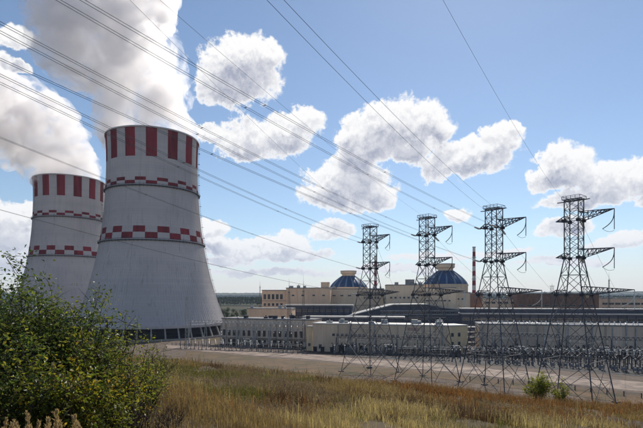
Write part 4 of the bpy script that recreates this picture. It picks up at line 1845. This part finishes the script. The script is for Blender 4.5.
def brush(name, label, px, Y, py_top, width, n, seed):
    r = random.Random(seed)
    x = X(px, Y)
    zb = tz(x, Y) - .05
    H = Zt(py_top, Y) - zb
    mb = MB()
    for k in range(n):
        a = r.uniform(0, 6.283)
        st = Vector((r.uniform(-1, 1) * width * .6, r.uniform(-1, 1) * width * .6, 0))
        e = st + Vector((math.cos(a) * width * .5, math.sin(a) * width * .5, H * r.uniform(.4, 1)))
        mid = st.lerp(e, .5) + Vector((0, 0, H * .1))
        mb.tube([st, mid, e], [.009, .006, .002], 3, cap=False)
        for _ in range(5):
            q = r.uniform(.3, .95)
            p_ = st.lerp(mid, q).lerp(mid.lerp(e, q), q)
            e2 = p_ + Vector((r.gauss(0, .5), r.gauss(0, .5), r.uniform(.1, .8))) * H * .22
            mb.tube([p_, e2], [.004, .0015], 3, cap=False)
    o = mb.build(name, M['twig'], None, (x, Y, zb))
    tag(o, label, 'brush')


M['twig'] = mat('dead_twig', (.055, .038, .042), .9, .3, 8)
brush('dead_brush', 'dark tangle of dead stems right of the yellow bush at bottom', 132, 9.2, 396, .45, 70, 3)
brush('dead_brush', 'low dark dead stems at the bottom below the sapling', 168, 11.5, 402, .6, 60, 4)


def reed(i, px, py, Y, lean, label):
    r = random.Random(100 + i)
    x = X(px, Y)
    top = Zt(py, Y)
    zb = tz(x, Y)
    H = top - zb
    t = empty('reed', (x - lean * H * .4, Y, zb))
    tag(t, label, 'reed', 'feathery reeds at the lower left corner')
    mb = MB()
    pts = [Vector((lean * H * .4 * q * q, 0, H * .82 * q)) for q in np.linspace(0, 1, 7)]
    mb.tube(pts, [.004] * 7, 3)
    mb.build('stalk', M['straw'], t)
    d = (pts[-1] - pts[-2]).normalized()
    n = 120
    q = np.array([r.random() for _ in range(n)])
    droop = np.array([lean * .12, 0, 0])
    pos = np.array(pts[-1])[None] + q[:, None] * np.array(d)[None] * .16 + (q ** 2)[:, None] * droop * .5
    pos += np.random.default_rng(i).normal(0, .0085, (n, 3)) * (1.1 - q)[:, None]
    tint = np.array([(.42, .31, .19)]) * np.random.default_rng(i).uniform(.7, 1.25, n)[:, None]
    leaf_mesh('plume', pos, np.full(n, .03), tint, M['grass'], t, seed=i, elong=3.2, along=(d.x, d.y, d.z))
    mb = MB()
    for k in range(3):
        z0 = H * (.2 + .2 * k)
        s = r.choice((-1, 1))
        mb.quadstrip([[(lean * H * .4 * (z0 / H) ** 2, -.006, z0), (lean * H * .4 * (z0 / H) ** 2, .006, z0)], [(s * .12, -.006, z0 + .2), (s * .12, .006, z0 + .2)], [(s * .3, 0, z0 + .18), (s * .3, .001, z0 + .18)]], closed=False)
    mb.build('blade', M['straw'], t)


M['straw'] = mat('straw', (.30, .23, .11), .8, .2, 4)
rr_ = random.Random(77)
for i in range(15):
    px_ = -6 + i * 6.2 + rr_.uniform(-3, 3)
    reed(i, px_, 401 + rr_.uniform(-3, 16) + (4 if i > 10 else 0), rr_.uniform(3.6, 4.6), rr_.uniform(-.5, .2), 'pale feathery reed plume leaning among the corner reeds, lower left')


# meadow: clumps of several kinds of grass and weed over the whole near slope
SPECIES = [  # colour, height, blades, spread, bend
    ((.27, .19, .10), .30, 8, .10, .5),     # golden bent grass
    ((.205, .10, .046), .42, 9, .12, .35),    # rust sorrel and dock
    ((.42, .33, .19), .40, 7, .09, .6),       # bleached straw
    ((.125, .125, .035), .26, 9, .12, .7),    # olive turf
    ((.085, .11, .028), .36, 8, .10, .6),     # green tufts
    ((.10, .058, .045), .46, 7, .10, .3),     # dead brown weeds
    ((.20, .145, .11), .20, 7, .13, .8),      # grey-mauve thatch
]


def meadow():
    r = np.random.default_rng(5)
    NC = 62000
    u = r.uniform(-.74, .74, NC * 2)
    Y = 5.5 + (66 - 5.5) * r.random(NC * 2) ** .85
    x = u * Y

    def fld(fx, fy, o, oct_=3):
        return np.array([mnoise.fractal(Vector((a * fx + o, b * fy + o * .7, o)), 1, 2, oct_) for a, b in zip(x, Y)])
    dens = fld(.35, .22, 3.3)
    keep = r.random(len(x)) < np.clip(.56 + dens * 1.25, .06, 1)
    x, Y, dens = x[keep][:NC], Y[keep][:NC], dens[keep][:NC]
    n0 = len(x)
    right = np.clip((x + 4) / 12, 0, 1)
    brow = np.clip((Y - 24) / 18, 0, 1)
    left = 1 - right
    wt = np.stack([
        .9 + 1.6 * fld(.11, .08, 1.1),
        .10 + 1.5 * brow * right + 1.3 * fld(.13, .10, 5.2),
        .42 + .2 * right + 1.6 * fld(.16, .12, 8.4),
        .25 + .4 * left * (1 - brow) + 1.6 * fld(.10, .08, 12.7),
        -.05 + .3 * left + 1.4 * fld(.2, .15, 17.9),
        .15 + .3 * brow + 1.4 * fld(.3, .22, 22.2),
        .45 + .5 * left + 1.6 * fld(.12, .09, 27.5)], 1)
    wt = wt + r.gumbel(0, .16, wt.shape)
    sp = wt.argmax(1)
    nb = 8
    n = n0 * nb
    S_ = lambda k: np.repeat(np.array([q[k] for q in SPECIES], float)[sp], nb)
    colr = np.repeat(np.array([q[0] for q in SPECIES])[sp], nb, axis=0)
    cx, cy = np.repeat(x, nb), np.repeat(Y, nb)
    size = np.repeat(np.exp(r.normal(0, .33, n0)), nb)
    sc_ = np.clip(cy / 16, .55, 3.2)
    bx = cx + r.normal(0, 1, n) * S_(3) * np.sqrt(sc_) * size
    by = cy + r.normal(0, 1, n) * S_(3) * np.sqrt(sc_) * size
    bz = terrain(bx, by) - .02
    h = S_(1) * r.uniform(.4, 1.05, n) * size
    tall = r.random(n) < .05
    h = np.where(tall, h * 1.6 + .1, h)
    w_ = r.uniform(.0035, .0085, n) * sc_ * 1.3
    a = r.uniform(0, 2 * math.pi, n)
    bend = r.uniform(.15, 1.0, n) * h * S_(4)
    dx, dy = np.cos(a), np.sin(a)
    B = np.stack([bx, by, bz], 1)
    S = np.stack([-dy, dx, np.zeros(n)], 1) * w_[:, None]
    D = np.stack([dx, dy, np.zeros(n)], 1)
    mid = B + D * (bend * .3)[:, None]
    mid[:, 2] += h * .58
    tip = B + D * bend[:, None]
    tip[:, 2] += h * r.uniform(.8, 1.0, n)
    v = np.stack([B - S, B + S, mid - S * .75, mid + S * .75, tip], 1).reshape(-1, 3)
    o = (np.arange(n) * 5)[:, None]
    f = np.concatenate([o + np.array([[0, 1, 3]]), o + np.array([[0, 3, 2]]), o + np.array([[2, 3, 4]])], 1).reshape(-1, 3)
    col = colr * (np.repeat(r.uniform(.6, 1.35, n0), nb) * r.uniform(.7, 1.3, n))[:, None]
    g_ = np_mesh('meadow_grass', v, f, M['grass'], np.repeat(col, 5, axis=0))
    tag(g_, 'dry golden, rust and olive meadow grass on the near slope', 'grass', kind='stuff')
    sel = np.where(tall | (r.random(n) < .015))[0]
    m_ = 6
    pos = np.repeat(tip[sel], m_, axis=0)
    scl = np.repeat(np.clip(cy[sel] / 16, .6, 3.0), m_)
    pos = pos + r.normal(0, 1, pos.shape) * np.array([.014, .014, .05]) * scl[:, None] ** .5
    tt = np.repeat(col[sel] * .6 + np.array([.34, .26, .15]) * .4, m_, axis=0) * r.uniform(.6, 1.2, len(pos))[:, None]
    sh = leaf_mesh('seed_heads', pos, .05 * scl ** .7, tt, M['grass'], None, seed=9, elong=3.0)
    tag(sh, 'dry seed heads standing over the meadow grass', 'grass', kind='stuff')


meadow()


# trees far behind, seen between the near tower and the plant
def far_tree(i, px, Y, h, label, r0, group='trees beyond the window row building'):
    r = np.random.default_rng(300 + i)
    x = X(px, Y)
    t = empty('tree', (x, Y, tz(x, Y)))
    tag(t, label, 'tree', group)
    m = MB()
    m.tube([(0, 0, 0), (.2, 0, h * .4), (0, .1, h * .8)], [.35, .25, .08], 6)
    for k in range(6):
        a = k * 1.05
        m.tube([(0, 0, h * (.35 + .06 * k)), (math.cos(a) * r0 * .7, math.sin(a) * r0 * .7, h * (.5 + .07 * k))], [.14, .04], 4)
    m.build('trunk', M['bark'], t)
    cl = r.normal(0, 1, (26, 3)) * np.array([r0 * .5, r0 * .5, h * .17]) + np.array([0, 0, h * .62])
    idx = r.integers(0, 26, 900)
    pos = cl[idx] + r.normal(0, 1, (900, 3)) * r0 * .2
    pos[:, 2] = np.clip(pos[:, 2], h * .22, h * 1.02)
    tint = np.array([(.04, .06, .022)]) * r.uniform(.6, 1.5, 900)[:, None]
    leaf_mesh('crown', pos, np.full(900, .75), tint, M['farleaf'], t, seed=i, elong=1.5)


tr_ = random.Random(12)
for i in range(30):
    far_tree(i, 218 + i * 1.9 + tr_.uniform(-2, 2), 480 + tr_.uniform(0, 420), tr_.uniform(9, 16), 'dark green tree in the strip between cooling tower and peach buildings', tr_.uniform(3, 5))
for i in range(10):
    far_tree(40 + i, 606 + i * 6 + tr_.uniform(-2, 2), 760 + tr_.uniform(0, 200), tr_.uniform(11, 17), 'dark tree showing above the pale hall at the right edge', tr_.uniform(4, 6), 'trees behind the pale hall')

# ------------------------------------------------------------------ air
def haze():
    m = bpy.data.materials.new('summer_haze')
    m.use_nodes = True
    t = NT(m.node_tree)
    t.n.remove(t.n['Principled BSDF'])
    pv = t.node('ShaderNodeVolumePrincipled')
    pv.inputs['Color'].default_value = (.62, .78, 1.0, 1)
    pv.inputs['Density'].default_value = HAZE
    pv.inputs['Anisotropy'].default_value = .2
    t.l.new(pv.outputs[0], t.n['Material Output'].inputs['Volume'])
    mb = MB()
    mb.box(-6800, 6800, -500, 7400, -6, 720)
    o = mb.build('haze', m)
    tag(o, 'thin blue summer haze over the plant and the far ridge', 'haze', kind='stuff')


HAZE = .000045
haze()
